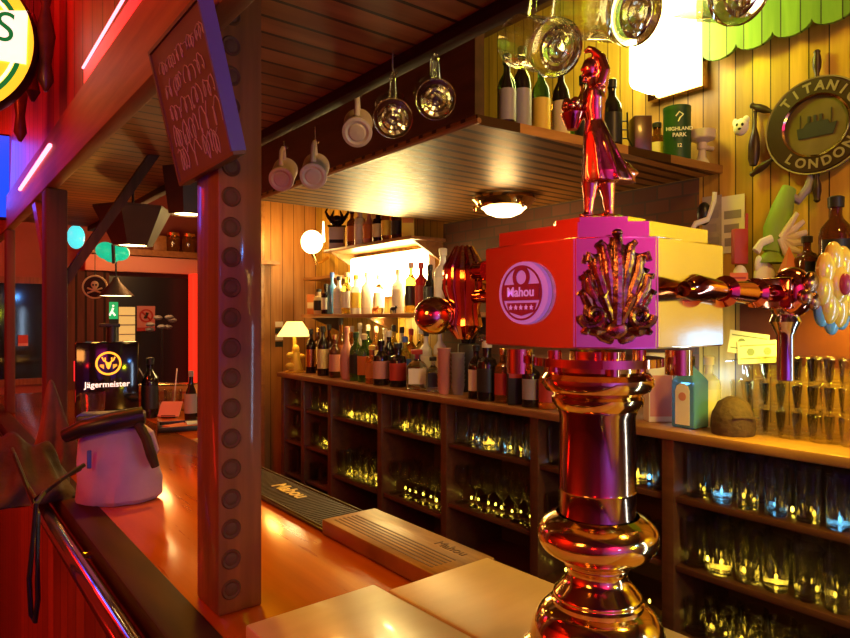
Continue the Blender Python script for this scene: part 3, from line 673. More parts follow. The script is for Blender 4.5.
# upper wall shelf
for kd, px, X, h, r, bd, cp, lm, lb in [
 ('spirit', 352, 2.17, .24, .034, 'brown', 'lblack', 'lorange', 'brown bottle on the upper shelf beside the striped white carton'),
 ('squat', 360, 2.16, .24, .036, 'tglass', 'lred', 'lwhite', 'white-labelled bottle with red edge on the upper shelf'),
 ('round', 369, 2.17, .22, .038, 'lpink', 'lblack', 'lorange', 'rosy round bottle on the upper shelf'),
 ('squat', 378, 2.16, .20, .034, 'dark', 'lblack', 'lcream', 'black bottle with cream label on the upper shelf'),
 ('spirit', 387, 2.18, .22, .034, 'amber', 'lblack', 'lyellow', 'amber bottle on the upper shelf'),
 ('squat', 397, 2.18, .20, .036, 'brown', 'lblack', 'lblack', 'dark brown bottle near the end of the upper shelf')]:
    bottle(kd, px, X, SZ2, h, r, bd, cp, lm, lb)
def carton(px, X, z, wy, wx, h, m, label, band=None, bm='lwhite', name='carton', cat='box', rz=-YAW):
    PLACED.append((X, at(px, X), z, max(wy, wx) * .6))
    t = thing(name, label, cat, (X, at(px, X), z + .001), rz)
    obj('box_body', B().box(-wy / 2, wy / 2, -wx / 2, wx / 2, 0, h, .002), m, t)
    if band: obj('printed_band', B().box(-wy / 2 + .004, wy / 2 - .004, -wx / 2 - .0012, -wx / 2, h * band[0], h * band[1]), bm, t)
    return t
carton(337, 2.18, SZ2, .10, .06, .15, 'lwhite', 'white carton with dark stripes on the upper shelf', (.3, .45), 'lblack')
carton(408, 2.18, SZ2, .07, .05, .17, 'lyellow', 'yellow carton at the near end of the upper shelf', (.5, .7), 'lorange')
carton(311, 2.18, SZ1, .05, .05, .14, 'lorange', 'small orange-brown carton at the very end of the lower shelf', (.3, .6), 'lcream')
carton(516, 2.00, Zc, .075, .06, .225, 'lblack', 'black gift box with dark red panel on the back bar left of the tower', (.5, .95), 'lred')
carton(658, 2.07, Zc, .085, .06, .24, 'lwhite', 'white and tan carton beside the blue gin bottle', (.08, .68), 'lpink')
# foil on the broad bottle
b = B()
y = at(487, 1.99)
for i in range(16):
    a = random.random() * 6.28; rr = random.uniform(.01, .04)
    b.ball((rr * math.cos(a), rr * math.sin(a), random.uniform(.0, .03)), .012, .009, .008, 6, 4)
tag(obj('foil_wrap', b, 'steel', loc=(1.99, y, Zc + .262), smooth=False), 'crumpled silver foil crowning the broad dark bottle', 'foil')
# little cows on the shelf
def cow(px, label, m):
    t = thing('cow_figurine', label, 'figurine', (2.11, at(px, 2.11), SZ1 + .001), PI / 2)
    b = B(); b.ball((0, 0, .026), .026, .011, .012).ball((-.03, 0, .034), .009, .007, .008)
    b.tube([(-.020, 0, .028), (-.030, 0, .034)], .007, 8).cyl((-.033, -.009, .041), (-.031, .009, .041), .002)
    for x in (-.018, .018):
        for yy in (-.006, .006): b.cyl((x, yy, 0), (x, yy, .022), .003, .004, 8)
    b.tube([(.025, 0, .032), (.031, 0, .02)], .0015, 6)
    obj('body', b, m, t)
    return t
cow(375, 'small reddish cow figurine on the lower shelf edge', 'lorange'); cow(393, 'small black cow figurine on the lower shelf edge', 'black')
# arabesque: dark wrought ornament on top of white carton
b = B()
for s in (-1, 1):
    b.tube([(0, 0, 0), (s * .03, 0, .02), (s * .06, 0, .06), (s * .075, 0, .09), (s * .06, 0, .12)], [.012, .014, .012, .008, .004], 8)
    b.tube([(s * .02, 0, .01), (s * .035, 0, .06), (s * .02, 0, .1)], [.01, .012, .004], 8)
b.ball((0, 0, .04), .035, .02, .028).box(-.06, .06, -.02, .02, -.012, 0)
tag(obj('lobster_ornament', b, 'dark', loc=(2.18, at(337, 2.18), SZ2 + .165), rot=(0, 0, -YAW)), 'dark horned ornament lying on the striped white carton', 'ornament')
# rosy cup stacks and black tall thing
b = B()
for px, n, X, m, lab in ((444, 9, 2.0, 'lpink', 'rosy woven-pattern stack of nested cups beside the clear bottles'), (458, 8, 2.03, 'lgrey', 'greyish stack of nested cups just before the dark gap')):
    t = thing('cup_stack', lab, 'cup stack', (X, at(px, X), ZC + .001))
    for k in range(n):
        c = obj('cup', cup_m if k else B().lathe([(.024, 0), (.033, .05), (.035, .052), (.031, .05), (.022, .003)], 20, cap=False), m, t) if k == 0 else None
        if k == 0: cup_m0 = c
        else:
            c = cup_m0.copy(); COL.objects.link(c); c.parent = t
        c.location = (0, 0, k * .021)
t = thing('coffee_grinder', 'tall black appliance in the gap left of the tap tower', 'appliance', (2.16, at(468, 2.16), ZC + .001), -YAW)
obj('housing_or_glow', B().box(-.05, .05, -.05, .05, 0, .24, .01), 'black', t)
obj('hopper', B().lathe([(.035, .24), (.055, .33), (.055, .345), (0, .35)], 24, cap=False), 'blackgl', t)
# blue gin bottle
X = 2.03; y = at(690, X)
t = thing('gin_bottle', 'tall square pale blue gin bottle with arched label on the back bar', 'bottle', (X, y, ZC + .001), -YAW - .95)
bb = B(); bb.lathe([(0, 0), (.058, 0), (.060, .006), (.060, .158), (.022, .196), (.016, .20), (.016, .214), (0, .214)], 4, Matrix.Rotation(PI / 4, 4, 'Z'), cap=False)
gb = obj('glass_body', bb, 'blue', t, False); md = gb.modifiers.new('b', 'BEVEL'); md.width = .006; md.segments = 3; md.limit_method = 'ANGLE'
obj('cap', B().lathe([(.015, .205), (.0165, .207), (.0165, .235), (.014, .238), (0, .238)], 20, cap=False), 'black', t)
pl = obj('arched_label', B().prism([(-.026, .012), (.026, .012), (.026, .125), (.02, .140), (.008, .148), (-.008, .148), (-.02, .140), (-.026, .125)], -.0445, -.0434), 'lwhite', t)
obj('crest', B().lathe([(.0, .0006), (.014, .0006), (.014, 0)], 20, Matrix.Translation((0, -.0446, .105)) @ Matrix.Rotation(PI / 2, 4, 'X'), cap=False), 'lpink', pl)
bottle('spirit', 709, 2.10, ZC, .23, .036, 'tglass', 'lwhite', 'lwhite', 'milky white bottle between the blue gin bottle and the brown woven cap')
# woven brown cap-shaped lump
t = thing('woven_cap', 'brown rounded woven tea cosy on the back bar beside the glass stacks', 'tea cosy', (2.02, at(733, 2.02), ZC + .001), -YAW)
obj('body', B().lathe([(.062, 0), (.066, .02), (.064, .05), (.060, .068), (.056, .074), (.044, .10), (.018, .116), (.0, .118)], 28, cap=False), 'burlap', t)
obj('flap', B().box(-.03, .05, -.066, -.058, .056, .062, .001), 'burlap', t)

# dollar bills
t = thing('banknotes', 'two pale banknotes pinned in a fan in front of the tumbler stacks', 'banknotes', tuple(ray(755, 350, 2.02)), -YAW)
for k, (dx, dz, a) in enumerate(((-.02, .018, .14), (.006, -.008, -.05))):
    m = Matrix.Translation((dx, -.004 * k, dz)) @ Matrix.Rotation(a, 4, 'Y')
    n = obj('banknote', B().box(-.062, .062, -.0006, .0006, -.036, .034, mtx=m), 'note', t)
    obj('print', B().box(-.055, .055, -.0012, -.0008, -.022, -.018, mtx=m).box(-.055, .055, -.0012, -.0008, .018, .022, mtx=m).lathe([(0, .0004), (.012, .0004), (.012, 0)], 20, m @ Matrix.Translation((-.022, -.0008, 0)) @ Matrix.Rotation(PI / 2, 4, 'X'), cap=False).lathe([(0, .0004), (.012, .0004), (.012, 0)], 20, m @ Matrix.Translation((.03, -.0008, 0)) @ Matrix.Rotation(PI / 2, 4, 'X'), cap=False), 'noteg', n)
obj('clip', B().cyl((.0, .01, -.03), (.0, .19, -.05), .003), 'steel', t)

# ================================================================== ON TOP OF THE HANGING SHELF
ZT = 2.088
X = 2.20
t = thing('whisky_tube', 'dark green whisky tube with pale lettering standing on the hanging shelf', 'whisky tube', (X, at(677, X), ZT + .001), -YAW - .2)
obj('tube_body', B().lathe([(.048, 0), (.048, .20), (.0, .20)], 32, cap=True), 'lgreen', t)
obj('lid', B().lathe([(.0492, .188), (.0492, .207), (0, .207)], 32, cap=False), 'lgreen', t)
obj('motif', B().tube([(-.012, -.0475, .165), (.0, -.049, .18), (.014, -.047, .17), (.002, -.049, .158), (-.004, -.049, .145)], .0025, 6), 'lwhite', t)
for s, z, q in (('HIGHLAND', .118, .018), ('PARK', .096, .020), ('12', .058, .018)):
    text('lettering', s, q, 'lwhite', t, Matrix.Translation((0, -.0485, z)), .0006, bold=.0004)
t = make_mug('footed_cup', 'ceramic', .038, .055, 'small pale bowl on a foot beside the green whisky tube', .014); t.scale = (1.25, 1.25, 1.3); t.location = (2.275, at(702, 2.275), ZT + .052)
obj('foot', B().lathe([(.022, -.038), (.012, -.02), (.01, .003)], 20), 'ceramic', t)
bottle('squat', 640, 2.12, ZT, .13, .032, 'dark', 'lblack', None, 'small dark bottle before the glare, left of the green tube')
bottle('squat', 657, 2.20, ZT, .17, .034, 'brown', 'lblack', 'lcream', 'brown bottle right behind the wooden box on the hanging shelf')
carton(640, 1.98, ZT, .06, .07, .13, 'cabw', 'brown wooden box on the hanging shelf beside the statuette skirt')
for px, X, h, m_, cp, lm, lb in ((507, 1.7, .26, 'green', 'lblack', 'lblack', 'tall dark green bottle just behind the purple corner bottle'), (522, 1.95, .30, 'dark', 'lblack', 'lgrey', 'tall black bottle behind the hanging mug, against the boards'), (541, 2.1, .28, 'green', 'lgold', 'lyellow', 'tall green bottle with gold cap behind the round amber bottle'), (561, 2.18, .30, 'dark', 'lblack', 'lcream', 'tall black bottle with cream label between amber bottle and statuette'), (583, 2.2, .28, 'brown', 'lblack', 'lblack', 'tall brown bottle hidden partly by the statuette')):
    bottle('wine', 0, fx(px, 1.46), ZT, h, .030, m_, cp, lm, lb, y=1.46)
bottle('tall', 497, 1.42, ZT, .24, .026, 'dark', 'lblack', 'lgrey', 'tall dark purple bottle at the corner of the hanging shelf', y=1.42)
bottle('wine', 515, 1.55, ZT, .20, .026, 'green', 'lblack', 'lyellow', 'green bottle behind the hanging mug on the hanging shelf')
bottle('squat', 532, 1.70, ZT, .17, .032, 'brown', 'lblack', 'lgrey', 'dark brown bottle below the hanging mug on the hanging shelf')
bottle('round', 551, 1.80, ZT, .20, .040, 'amber', 'lgold', 'lyellow', 'round amber bottle left of the statuette arm')
bottle('spirit', 572, 1.92, ZT, .18, .030, 'green', 'lblack', 'lcream', 'green bottle right behind the statuette waist')
bottle('wine', 612, 1.90, ZT, .26, .034, 'dark', 'lblack', 'lblack', 'tall dark bottle right of the statuette head')
# folding chairlike ladder frame by the statuette
t = thing('wire_stand', 'small black wire stand beside the statuette', 'stand', (1.93, at(622, 1.93), ZT + .001), -YAW)
for s in (-.018, .018): obj('rod', B().tube([(s, 0, .15), (s * 1.1, 0, .06), (s + .01, -.02, .03), (s + .03, -.03, .0)], .003, 8), 'black', t)
for z in (.06, .09, .12): obj('rung', B().cyl((-.02, 0, z), (.02, 0, z), .0025), 'black', t)

# ================================================================== AWNING, WHEEL, WALL DECOR
t = thing('scalloped_awning', 'green boarded awning with scalloped lower edge high on the wall', 'awning', (0, 0, 0))
poly = [(1.27, 3.0)]
y = 1.27; n = 8
while y > -.05:
    for k in range(n + 1):
        a = PI * k / n
        poly.append((y - .062 + .062 * math.cos(a), 2.497 - .035 * math.sin(a)))
    y -= .124
poly.append((y, 3.0))
SW = Matrix(((0, 1, 0, 0), (1, 0, 0, 0), (0, 0, 1, 0), (0, 0, 0, 1)))
bb = B(); bb.prism(poly, 2.285, 2.30, SW)
obj('valance_boards', bb, 'awn', t, False)
obj('side_board', B().box(2.30, 2.348, 1.255, 1.27, 2.5, 2.995), 'awn', t, False)
W = Vector((2.325, at(817, 2.325), 0)); W.z = CZ + (320 - 127) * (W.x * SA + W.y * CA) / F_PX
t = thing('ship_wheel', 'dark round ship wheel plaque lettered TITANIC LONDON on the pine wall', 'ship wheel', tuple(W), 0, rot=(0, 0, -PI / 2))
FR = Matrix.Rotation(PI / 2, 4, 'X')
obj('rim', B().lathe([(.098, -.012), (.155, -.012), (.158, .004), (.150, .016), (.103, .016), (.098, .010), (.098, -.012)], 64, FR, cap=False), 'wheel', t)
obj('outer_edge', B().lathe([(.154, .012), (.159, .014), (.159, .002), (.154, .0)], 64, FR, cap=False), 'wtext', t)
obj('inner_ring', B().lathe([(.096, .014), (.102, .019), (.105, .014)], 64, FR, cap=False), 'brass', t)
pc = obj('picture', B().lathe([(0, .004), (.099, .004), (.099, 0)], 48, FR, cap=False), 'pic', t)
sh = B(); sh.prism([(-.055, -.035), (.05, -.035), (.062, .002), (.04, .0), (.035, .014), (-.03, .014), (-.04, .0), (-.06, .0)], -.0075, -.005)
for x in (-.022, -.004, .014): sh.box(x - .004, x + .004, -.0075, -.005, .012, .036)
sh.box(.044, .0455, -.007, -.005, 0, .05).box(-.05, -.0485, -.007, -.005, 0, .045)
obj('ship', sh, 'ship', pc)
for k in range(6):
    a = k * PI / 3 + PI / 2
    c, s_ = math.cos(a), math.sin(a)
    m = Matrix.Translation((c * .152, 0, s_ * .152)) @ Vector((c, 0, s_)).to_track_quat('Z', 'Y').to_matrix().to_4x4()
    obj('spoke_handle', B().lathe([(.006, 0), (.008, .01), (.006, .018), (.0125, .04), (.0135, .062), (.009, .085), (.011, .092), (.006, .098), (0, .10)], 16, m, cap=False), 'wheel', t)
def arctext(s, rad, size, mid, span, top, parent, matn):
    n = len(s)
    for i, ch in enumerate(s):
        f = (i / (n - 1) - .5) * span
        if top: a = mid - f; rot = -(PI / 2 - a)
        else: a = mid + f; rot = (a + PI / 2)
        m = Matrix.Translation((math.cos(a) * rad, -.0165, math.sin(a) * rad)) @ Matrix.Rotation(-(a - PI / 2) if top else -(a + PI / 2), 4, 'Y')
        yield text('letter', ch, size, matn, parent, m, .001, bold=.0014)
list(arctext('TITANIC', .126, .042, PI / 2 - .12, 1.8, True, t, 'wtext'))
list(arctext('LONDON', .126, .042, -PI / 2 + .12, 1.6, False, t, 'wtext'))
# small white-faced clown ornament left of wheel
p = ray(741, 128, 2.28)
t = thing('wall_mask', 'little spotted white dog head ornament on the wall left of the ship wheel', 'ornament', tuple(p), -PI / 2)
obj('head', B().ball((0, 0, 0), .026, .018, .030).ball((.018, .0, .022), .012, .008, .014).ball((-.02, -.0, .018), .010, .008, .016), 'whitep', t)
obj('spots', B().ball((-.006, -.016, .006), .005, .004, .006, 10, 6).ball((.012, -.015, .004), .005, .004, .006, 10, 6).ball((.003, -.018, -.010), .006, .005, .004, 10, 6), 'black', t)
p = ray(749, 138, 2.27); p.x = 2.325
tag(obj('wooden_paddle', B().lathe([(0, -.10), (.012, -.095), (.019, -.07), (.02, -.02), (.012, .02), (.006, .04), (.005, .09), (.008, .10), (0, .105)], 14, Matrix.Scale(.9, 4, (1, 0, 0)), cap=False), 'wheel', loc=tuple(p), rot=(0, .08, 0)), 'small dark wooden paddle hung between the dog head ornament and the ship wheel', 'paddle')
# posters
for px, wd, lab, tx in ((712, .075, 'first grey printed sheet pinned under the hanging shelf end', 0), (733, .085, 'second grey printed sheet pinned right of the first', 1)):
    Xp = XW - .006; yy = at(px, Xp)
    dpt = Xp * SA + yy * CA
    t = thing('printed_sheet', lab, 'poster', (Xp, yy, CZ + (320 - 225) * dpt / F_PX), -PI / 2)
    obj('sheet', B().box(-wd / 2, wd / 2, -.001, .001, -.105, .105), 'lwhite' if tx else 'paper', t)
    obj('print', B().box(-wd / 2 + .01, wd / 2 - .012, -.002, -.001, .02, .05).box(-wd / 2 + .01, wd / 2 - .02, -.002, -.001, -.03, .0).box(-wd / 2 + .012, wd / 2 - .01, -.002, -.001, -.08, -.05), 'lgrey', t)
tag(obj('wall_panel', B().box(XW - .02, XW - .002, .05, at(742, XW), 1.36, 1.575, .004), noisy('dark red panel', (.10, .022, .01), (.16, .04, .018), 4, .3)), 'dark reddish board on the wall below the narrow shelf, above the tumbler stacks', 'wall panel')
ZS = 1.60
def onshelf(px, X): return (X, at(px, X), ZS + .001)
# skeleton figurine
t = thing('skeleton_figurine', 'black and white skeleton figurine leaning above the tower roof', 'figurine', onshelf(694, 2.22), -YAW); t.scale = (1.15, 1.15, 1.62)
b = B()
b.tube([(0, 0, .0), (.0, 0, .05), (.01, 0, .11), (.02, 0, .15)], [.035, .04, .03, .016], 12)
obj('body', b, 'black', t)
obj('skull', B().ball((.028, -.01, .185), .022, .02, .026), 'black', t)
obj('bones', B().tube([(-.045, -.035, .06), (-.04, -.035, .12), (-.01, -.035, .16), (.03, -.03, .17), (.05, -.03, .21), (.052, -.03, .23)], .007, 8).tube([(-.03, -.045, .03), (-.02, -.05, .09), (.01, -.045, .12)], .005, 8).tube([(-.01, -.045, .05), (.02, -.045, .08), (.045, -.04, .10)], .004, 8), 'whitep', t)
# red-hatted elf on shelf
t = thing('red_ornament', 'red pointed-hat ornament standing on the dark shelf beside the sheets', 'ornament', onshelf(740, 2.20), -YAW); t.scale = (1.15, 1.15, 1.5)
obj('hat', B().box(-.022, .02, -.012, .012, .07, .15, .004).cyl((.016, 0, .07), (.02, 0, .185), .006, .004), 'lred', t)
obj('face', B().ball((0, 0, .045), .02, .018, .024).ball((0, 0, .012), .028, .022, .018), 'whitep', t)
t = thing('orange_card', 'orange price card with dark lines in front of the red ornament', 'card', tuple(ray(738, 265, 1.95)), -YAW)
t.location.z = ZS + .001; t.location.x = 2.14; t.location.y = at(739, 2.14)
obj('card', B().box(-.03, .03, -.001, .001, 0, .072), 'orangep', t)
obj('print', B().box(-.024, .022, -.0018, -.001, .052, .058).box(-.022, .018, -.0018, -.001, .036, .042).box(-.024, .02, -.0018, -.001, .02, .026), 'lred', t)
obj('foot', B().box(-.03, .03, -.001, .03, -.0005, .0015), 'orangep', t)
# white gloved jester puppet
t = thing('jester_puppet', 'green and white puppet with splayed white hands hanging below the ship wheel', 'puppet', onshelf(772, 2.24), -YAW); t.scale = (1.15, 1.0, 1.42)
obj('head', B().ball((-.022, 0, .04), .030, .025, .038).ball((-.04, -.004, .07), .012, .010, .022), 'whitep', t)
obj('collar', B().lathe([(.0, .082), (.045, .074), (.03, .09), (.012, .11)], 20, cap=False), 'greenf', t)
obj('body', B().tube([(0, 0, .10), (.01, 0, .15), (.03, 0, .20), (.05, 0, .25)], [.026, .034, .03, .02], 12), 'greenf', t)
b = B()
for k in range(6):
    a = -1.2 + k * .42; b.tube([(.01, -.03, .13), (.01 + .035 * math.cos(a), -.035, .13 + .035 * math.sin(a)), (.01 + .07 * math.cos(a), -.04, .14 + .06 * math.sin(a))], [.009, .009, .006], 8)
b.tube([(-.01, -.02, .13), (-.04, -.02, .12), (-.055, -.02, .10)], [.01, .01, .012], 8)
obj('hands', b, 'whitep', t)
obj('legs', B().tube([(.04, 0, .24), (.07, -.01, .22), (.10, -.01, .25), (.11, -.01, .28)], [.014, .012, .012, .01], 8), 'lgrey', t)
t = thing('tower_ornament', 'small dark pyramid-topped tower ornament on the shelf', 'ornament', onshelf(789, 2.18), -YAW); t.scale = (1.2, 1.2, 1.5)
obj('spire', B().lathe([(.028, .045), (.0, .10)], 4, Matrix.Rotation(PI / 4, 4, 'Z')), 'lorange', t, False)
obj('base', B().lathe([(.026, 0), (.026, .045)], 4, Matrix.Rotation(PI / 4, 4, 'Z')), 'lgrey', t, False)
bottle('squat', 807, 2.19, ZS, .175, .033, 'brown', 'lblack', 'lblack', 'squat dark square bottle beside the pyramid ornament', sq=True)
bottle('wine', 836, 2.16, ZS, .28, .046, 'brown', 'lblack', 'lblack', 'tall brown bottle under the ship wheel near the yellow tap handle')
carton(764, 2.17, ZS, .05, .03, .02, 'lcream', 'small cream box lying before the jester puppet')

# ================================================================== TAP TOWER
TX, TY = .592, .452; TZ = 1.137
px2m = .717 / F_PX
t = thing('tap_tower', 'tall polished brass and copper beer tap tower with square head and statuette', 'beer tap tower', (TX, TY, TZ))
def zz(py): return CZ - (py - 320) * px2m - TZ
prof = [(0, 0), (.082, 0), (.086, .006), (.084, .014), (.074, .018), (.072, zz(652)), (.0735, zz(640)), (.069, zz(622)), (.060, zz(610)), (.050, zz(604)), (.050, zz(600)), (.0475, zz(597)), (.0475, zz(594)),
        (.042, zz(588)), (.0345, zz(580)), (.032, zz(573)), (.034, zz(568)), (.036, zz(566)), (.036, zz(563)), (.047, zz(557)), (.060, zz(549)), (.0655, zz(539)), (.0635, zz(528)), (.053, zz(519)), (.045, zz(516))]
def catmull(P, n=5):
    out = []
    for i in range(len(P) - 1):
        a, b_, c_, d_ = P[max(i - 1, 0)], P[i], P[i + 1], P[min(i + 2, len(P) - 1)]
        for k in range(n):
            u = k / n
            out.append(tuple(.5 * (2 * b_[q] + (c_[q] - a[q]) * u + (2 * a[q] - 5 * b_[q] + 4 * c_[q] - d_[q]) * u * u + (3 * b_[q] - a[q] - 3 * c_[q] + d_[q]) * u ** 3) for q in (0, 1)))
    return out + [P[-1]]
prof = [(0, 0), (.082, 0)] + catmull([(.082, 0), (.086, .006), (.084, .014), (.074, .018), (.072, zz(652)), (.0735, zz(640)), (.069, zz(622)), (.060, zz(610)), (.050, zz(604))]) + catmull([(.050, zz(600)), (.0475, zz(597)), (.0475, zz(594)), (.042, zz(588)), (.0345, zz(580)), (.032, zz(573)), (.034, zz(568))]) + catmull([(.036, zz(566)), (.037, zz(563)), (.049, zz(556)), (.060, zz(549)), (.0655, zz(538)), (.0635, zz(528)), (.055, zz(520)), (.045, zz(515))])
obj('bulbous_base', B().lathe(prof, 64, cap=False), 'brass', t)
obj('column', B().lathe([(.0425, zz(518)), (.0415, zz(512)), (.0415, zz(492)), (.0422, zz(490)), (.0415, zz(488)), (.0410, zz(416)), (.043, zz(412)), (.043, zz(409))], 64, cap=False), 'column', t)
obj('collar', B().lathe([(.043, zz(410)), (.049, zz(404)), (.050, zz(398)), (.046, zz(395)), (.056, zz(391)), (.0600, zz(385)), (.060, zz(379)), (.056, zz(374)), (.046, zz(372)), (.046, zz(366)), (.03, zz(366)), (.03, zz(352))], 64, cap=False), 'brass', t)
for k in range(4):
    a = PI / 4 + k * PI / 2 + .2; obj('pillar_pin', B().cyl((.048 * math.cos(a), .048 * math.sin(a), zz(374)), (.048 * math.cos(a), .048 * math.sin(a), zz(351)), .0075, seg=20), 'copper', t)
for (ax_, ay_) in ((.072, -.055), (-.05, .07)): obj('under_nut', B().cyl((ax_, ay_, zz(376)), (ax_, ay_, zz(351)), .0145, seg=24), 'brass', t)
obj('lower_plate', B().lathe([(.07, zz(366)), (.07, zz(358))], 48), 'copper', t)
# head: square with chamfered corners
def octo(h, ch): return [(-h, -h + ch), (-h + ch * 1.28 * .8, -h), (h - ch, -h), (h, -h + ch), (h, h - ch), (h - ch, h), (-h + ch, h), (-h, h - ch)]
def octbox(b, h, c, z0, z1, h2=None, c2=None):
    A = [b.bm.verts.new((x, y, z0)) for x, y in octo(h, c)]; C = [b.bm.verts.new((x, y, z1)) for x, y in octo(h2 or h, c2 or c)]
    b.bm.faces.new(A[::-1]); b.bm.faces.new(C)
    for i in range(8): b.bm.faces.new((A[i], A[(i + 1) % 8], C[(i + 1) % 8], C[i]))
HB, HT = 1.4925 - TZ, 1.596 - TZ
HH = .112; CH = .052
b = B(); octbox(b, HH, CH, HB, HT); es = b.bm.edges[:]; bmesh.ops.bevel(b.bm, geom=es, offset=.0014, segments=2, affect='EDGES')
obj('head', b, 'head', t)
b = B(); octbox(b, HH - .004, CH - .002, HT, HT + .002, HH - .012, CH - .004); octbox(b, HH - .013, CH - .006, HT + .002, HT + .016); octbox(b, HH - .018, CH - .006, HT + .016, HT + .022, HH - .056, CH - .014)
octbox(b, HH - .062, CH - .018, HT + .022, HT + .030)
octbox(b, HH - .064, CH - .018, HT + .030, HT + .034, HH - .085, .014)
obj('stepped_roof', b, 'head', t, False)
# badge on the -x face
bx = -HH - .001; by = .4525 - TY; bz = 1.546 - TZ
BM = Matrix.Translation((bx, by, bz)) @ Matrix.Rotation(-PI / 2, 4, 'Z')
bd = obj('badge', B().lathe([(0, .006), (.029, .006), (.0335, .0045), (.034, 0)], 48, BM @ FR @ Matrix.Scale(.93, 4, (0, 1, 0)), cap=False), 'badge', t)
bd['label'] = 'round badge reading Mahou, with added lilac glow'
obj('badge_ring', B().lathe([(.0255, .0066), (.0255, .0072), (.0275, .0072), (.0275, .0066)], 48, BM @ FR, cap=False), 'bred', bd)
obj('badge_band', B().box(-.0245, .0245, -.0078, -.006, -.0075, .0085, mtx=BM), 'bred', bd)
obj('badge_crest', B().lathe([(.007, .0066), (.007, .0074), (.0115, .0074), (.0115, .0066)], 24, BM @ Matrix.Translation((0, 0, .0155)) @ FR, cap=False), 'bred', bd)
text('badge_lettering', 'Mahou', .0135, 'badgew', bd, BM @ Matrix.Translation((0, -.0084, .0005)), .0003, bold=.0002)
b = B()
b.prism([(-.02, -.010), (.02, -.010), (.017, -.019), (0, -.023), (-.017, -.019)], -.0072, -.006, BM)
obj('star_field', b, 'bred', bd)
for k in range(5):
    cx = -.014 + k * .007; pts = []
    for q in range(10):
        rr = .0028 if q % 2 == 0 else .0012; a = PI / 2 + q * PI / 5; pts.append((cx + rr * math.cos(a), -.0145 + rr * math.sin(a)))
    obj('star', B().prism(pts, -.0078, -.0071, BM), 'badgew', bd, False)
# acanthus emblem on the front chamfer
c0 = Vector((-HH, -HH + CH)); c1 = Vector((-HH + CH * 1.28 * .8, -HH)); mid = (c0 + c1) / 2; dd = (c1 - c0).normalized(); nn = Vector((dd.y, -dd.x))
if nn.dot(mid) < 0: nn = -nn
EM = Matrix(((dd.x, -nn.x, 0, mid.x), (dd.y, -nn.y, 0, mid.y), (0, 0, 1, (HB + HT) / 2), (0, 0, 0, 1)))
b = B()
b.tube([(0, -.003, -.036), (0, -.009, -.01), (0, -.012, .02), (0, -.008, .045), (0, -.013, .053)], [.007, .0065, .0065, .005, .0035], 10)
for s in (-1, 1):
    b.tube([(s * .003, -.006, -.022), (s * .006, -.010, .005), (s * .010, -.012, .028), (s * .012, -.009, .042), (s * .016, -.012, .046)], [.005, .005, .005, .004, .0028], 10)
    b.tube([(s * .005, -.005, -.024), (s * .012, -.009, .0), (s * .018, -.011, .018), (s * .020, -.009, .032), (s * .026, -.012, .034), (s * .027, -.013, .028)], [.005, .0055, .005, .0045, .0035, .003], 10)
    b.tube([(s * .007, -.004, -.026), (s * .018, -.008, -.010), (s * .025, -.010, .004), (s * .027, -.009, .015), (s * .031, -.012, .014)], [.005, .005, .005, .004, .003], 10)
    sp = []
    for k in range(18):
        a = k * .42; rr = .0115 * (1 - k / 24); sp.append((s * (.0205 + rr * math.cos(a)), -.007 - k * .0003, -.021 - rr * math.sin(a)))
    b.tube(sp, [.0045 - k * .00012 for k in range(18)], 8)
    b.tube([(s * .004, -.004, -.042), (s * .012, -.006, -.040), (s * .018, -.005, -.036)], [.006, .005, .003], 8)
    b.tube([(s * .002, -.005, -.03), (s * .008, -.010, -.016), (s * .013, -.012, -.004), (s * .009, -.012, .002)], [.004, .004, .0035, .002], 8)
b.ball((0, .001, .004), .024, .005, .044).ball((0, .001, -.018), .031, .005, .022)
for s in (-1, 1):
    for (u0, w0, u1, w1, rr) in ((.003, .0, .0055, .040, .0045), (.009, -.006, .0155, .036, .0045), (.014, -.012, .0235, .022, .0045), (.018, -.020, .030, .002, .0045), (.010, -.036, .026, -.034, .005)):
        b.tube([(s * u0, -.003, w0), (s * (u0 * .4 + u1 * .6), -.0085, w0 * .4 + w1 * .6), (s * u1, -.0075, w1), (s * (u1 + .003), -.011, w1 - .003)], [rr, rr * 1.1, rr * .9, rr * .5], 8)
b.ball((0, -.006, -.034), .011, .006, .009).ball((0, -.008, .054), .005, .005, .004)
for v in b.bm.verts: v.co = EM @ v.co
e = obj('acanthus_emblem', b, 'oldbrass', t); e['label'] = 'carved dark bronze acanthus leaf'
# tap arm along +x on the -y face
ay = -HH - .018; az = 1.547 - TZ
arm = thing_arm = obj('tap_arm', B().tube([(-.045, ay, az), (-.03, ay - .001, az + .002), (.02, ay, az + .001), (.075, ay, az), (.10, ay, az + .001), (.19, ay, az), (.36, ay, az + .002)], [.007, .0125, .009, .0115, .009, .011, .010], 20)
    .lathe([(.010, -.002), (.0155, .003), (.010, .008)], 20, Matrix.Translation((.025, ay, az)) @ Matrix.Rotation(PI / 2, 4, 'Y')).lathe([(.010, -.002), (.0155, .003), (.010, .008)], 20, Matrix.Translation((.085, ay, az)) @ Matrix.Rotation(PI / 2, 4, 'Y')), 'rcopper', t)
obj('mount', B().cyl((-.005, -HH, az), (-.005, ay, az), .008), 'copper', arm); obj('mount', B().cyl((.09, -HH, az), (.09, ay, az), .006), 'copper', arm)
vx = .155
obj('valve_block', B().box(vx - .02, vx + .016, ay - .016, ay + .016, az - .016, az + .018, .003).ball((vx + .006, ay - .006, az + .002), .023, .022, .028), 'rcopper', arm)
obj('valve_rosette', B().ball((vx + .004, ay - .026, az + .012), .012, .007, .012).ball((vx - .008, ay - .026, az - .004), .009, .006, .009).ball((vx + .014, ay - .025, az - .008), .010, .006, .010), 'oldbrass', arm)
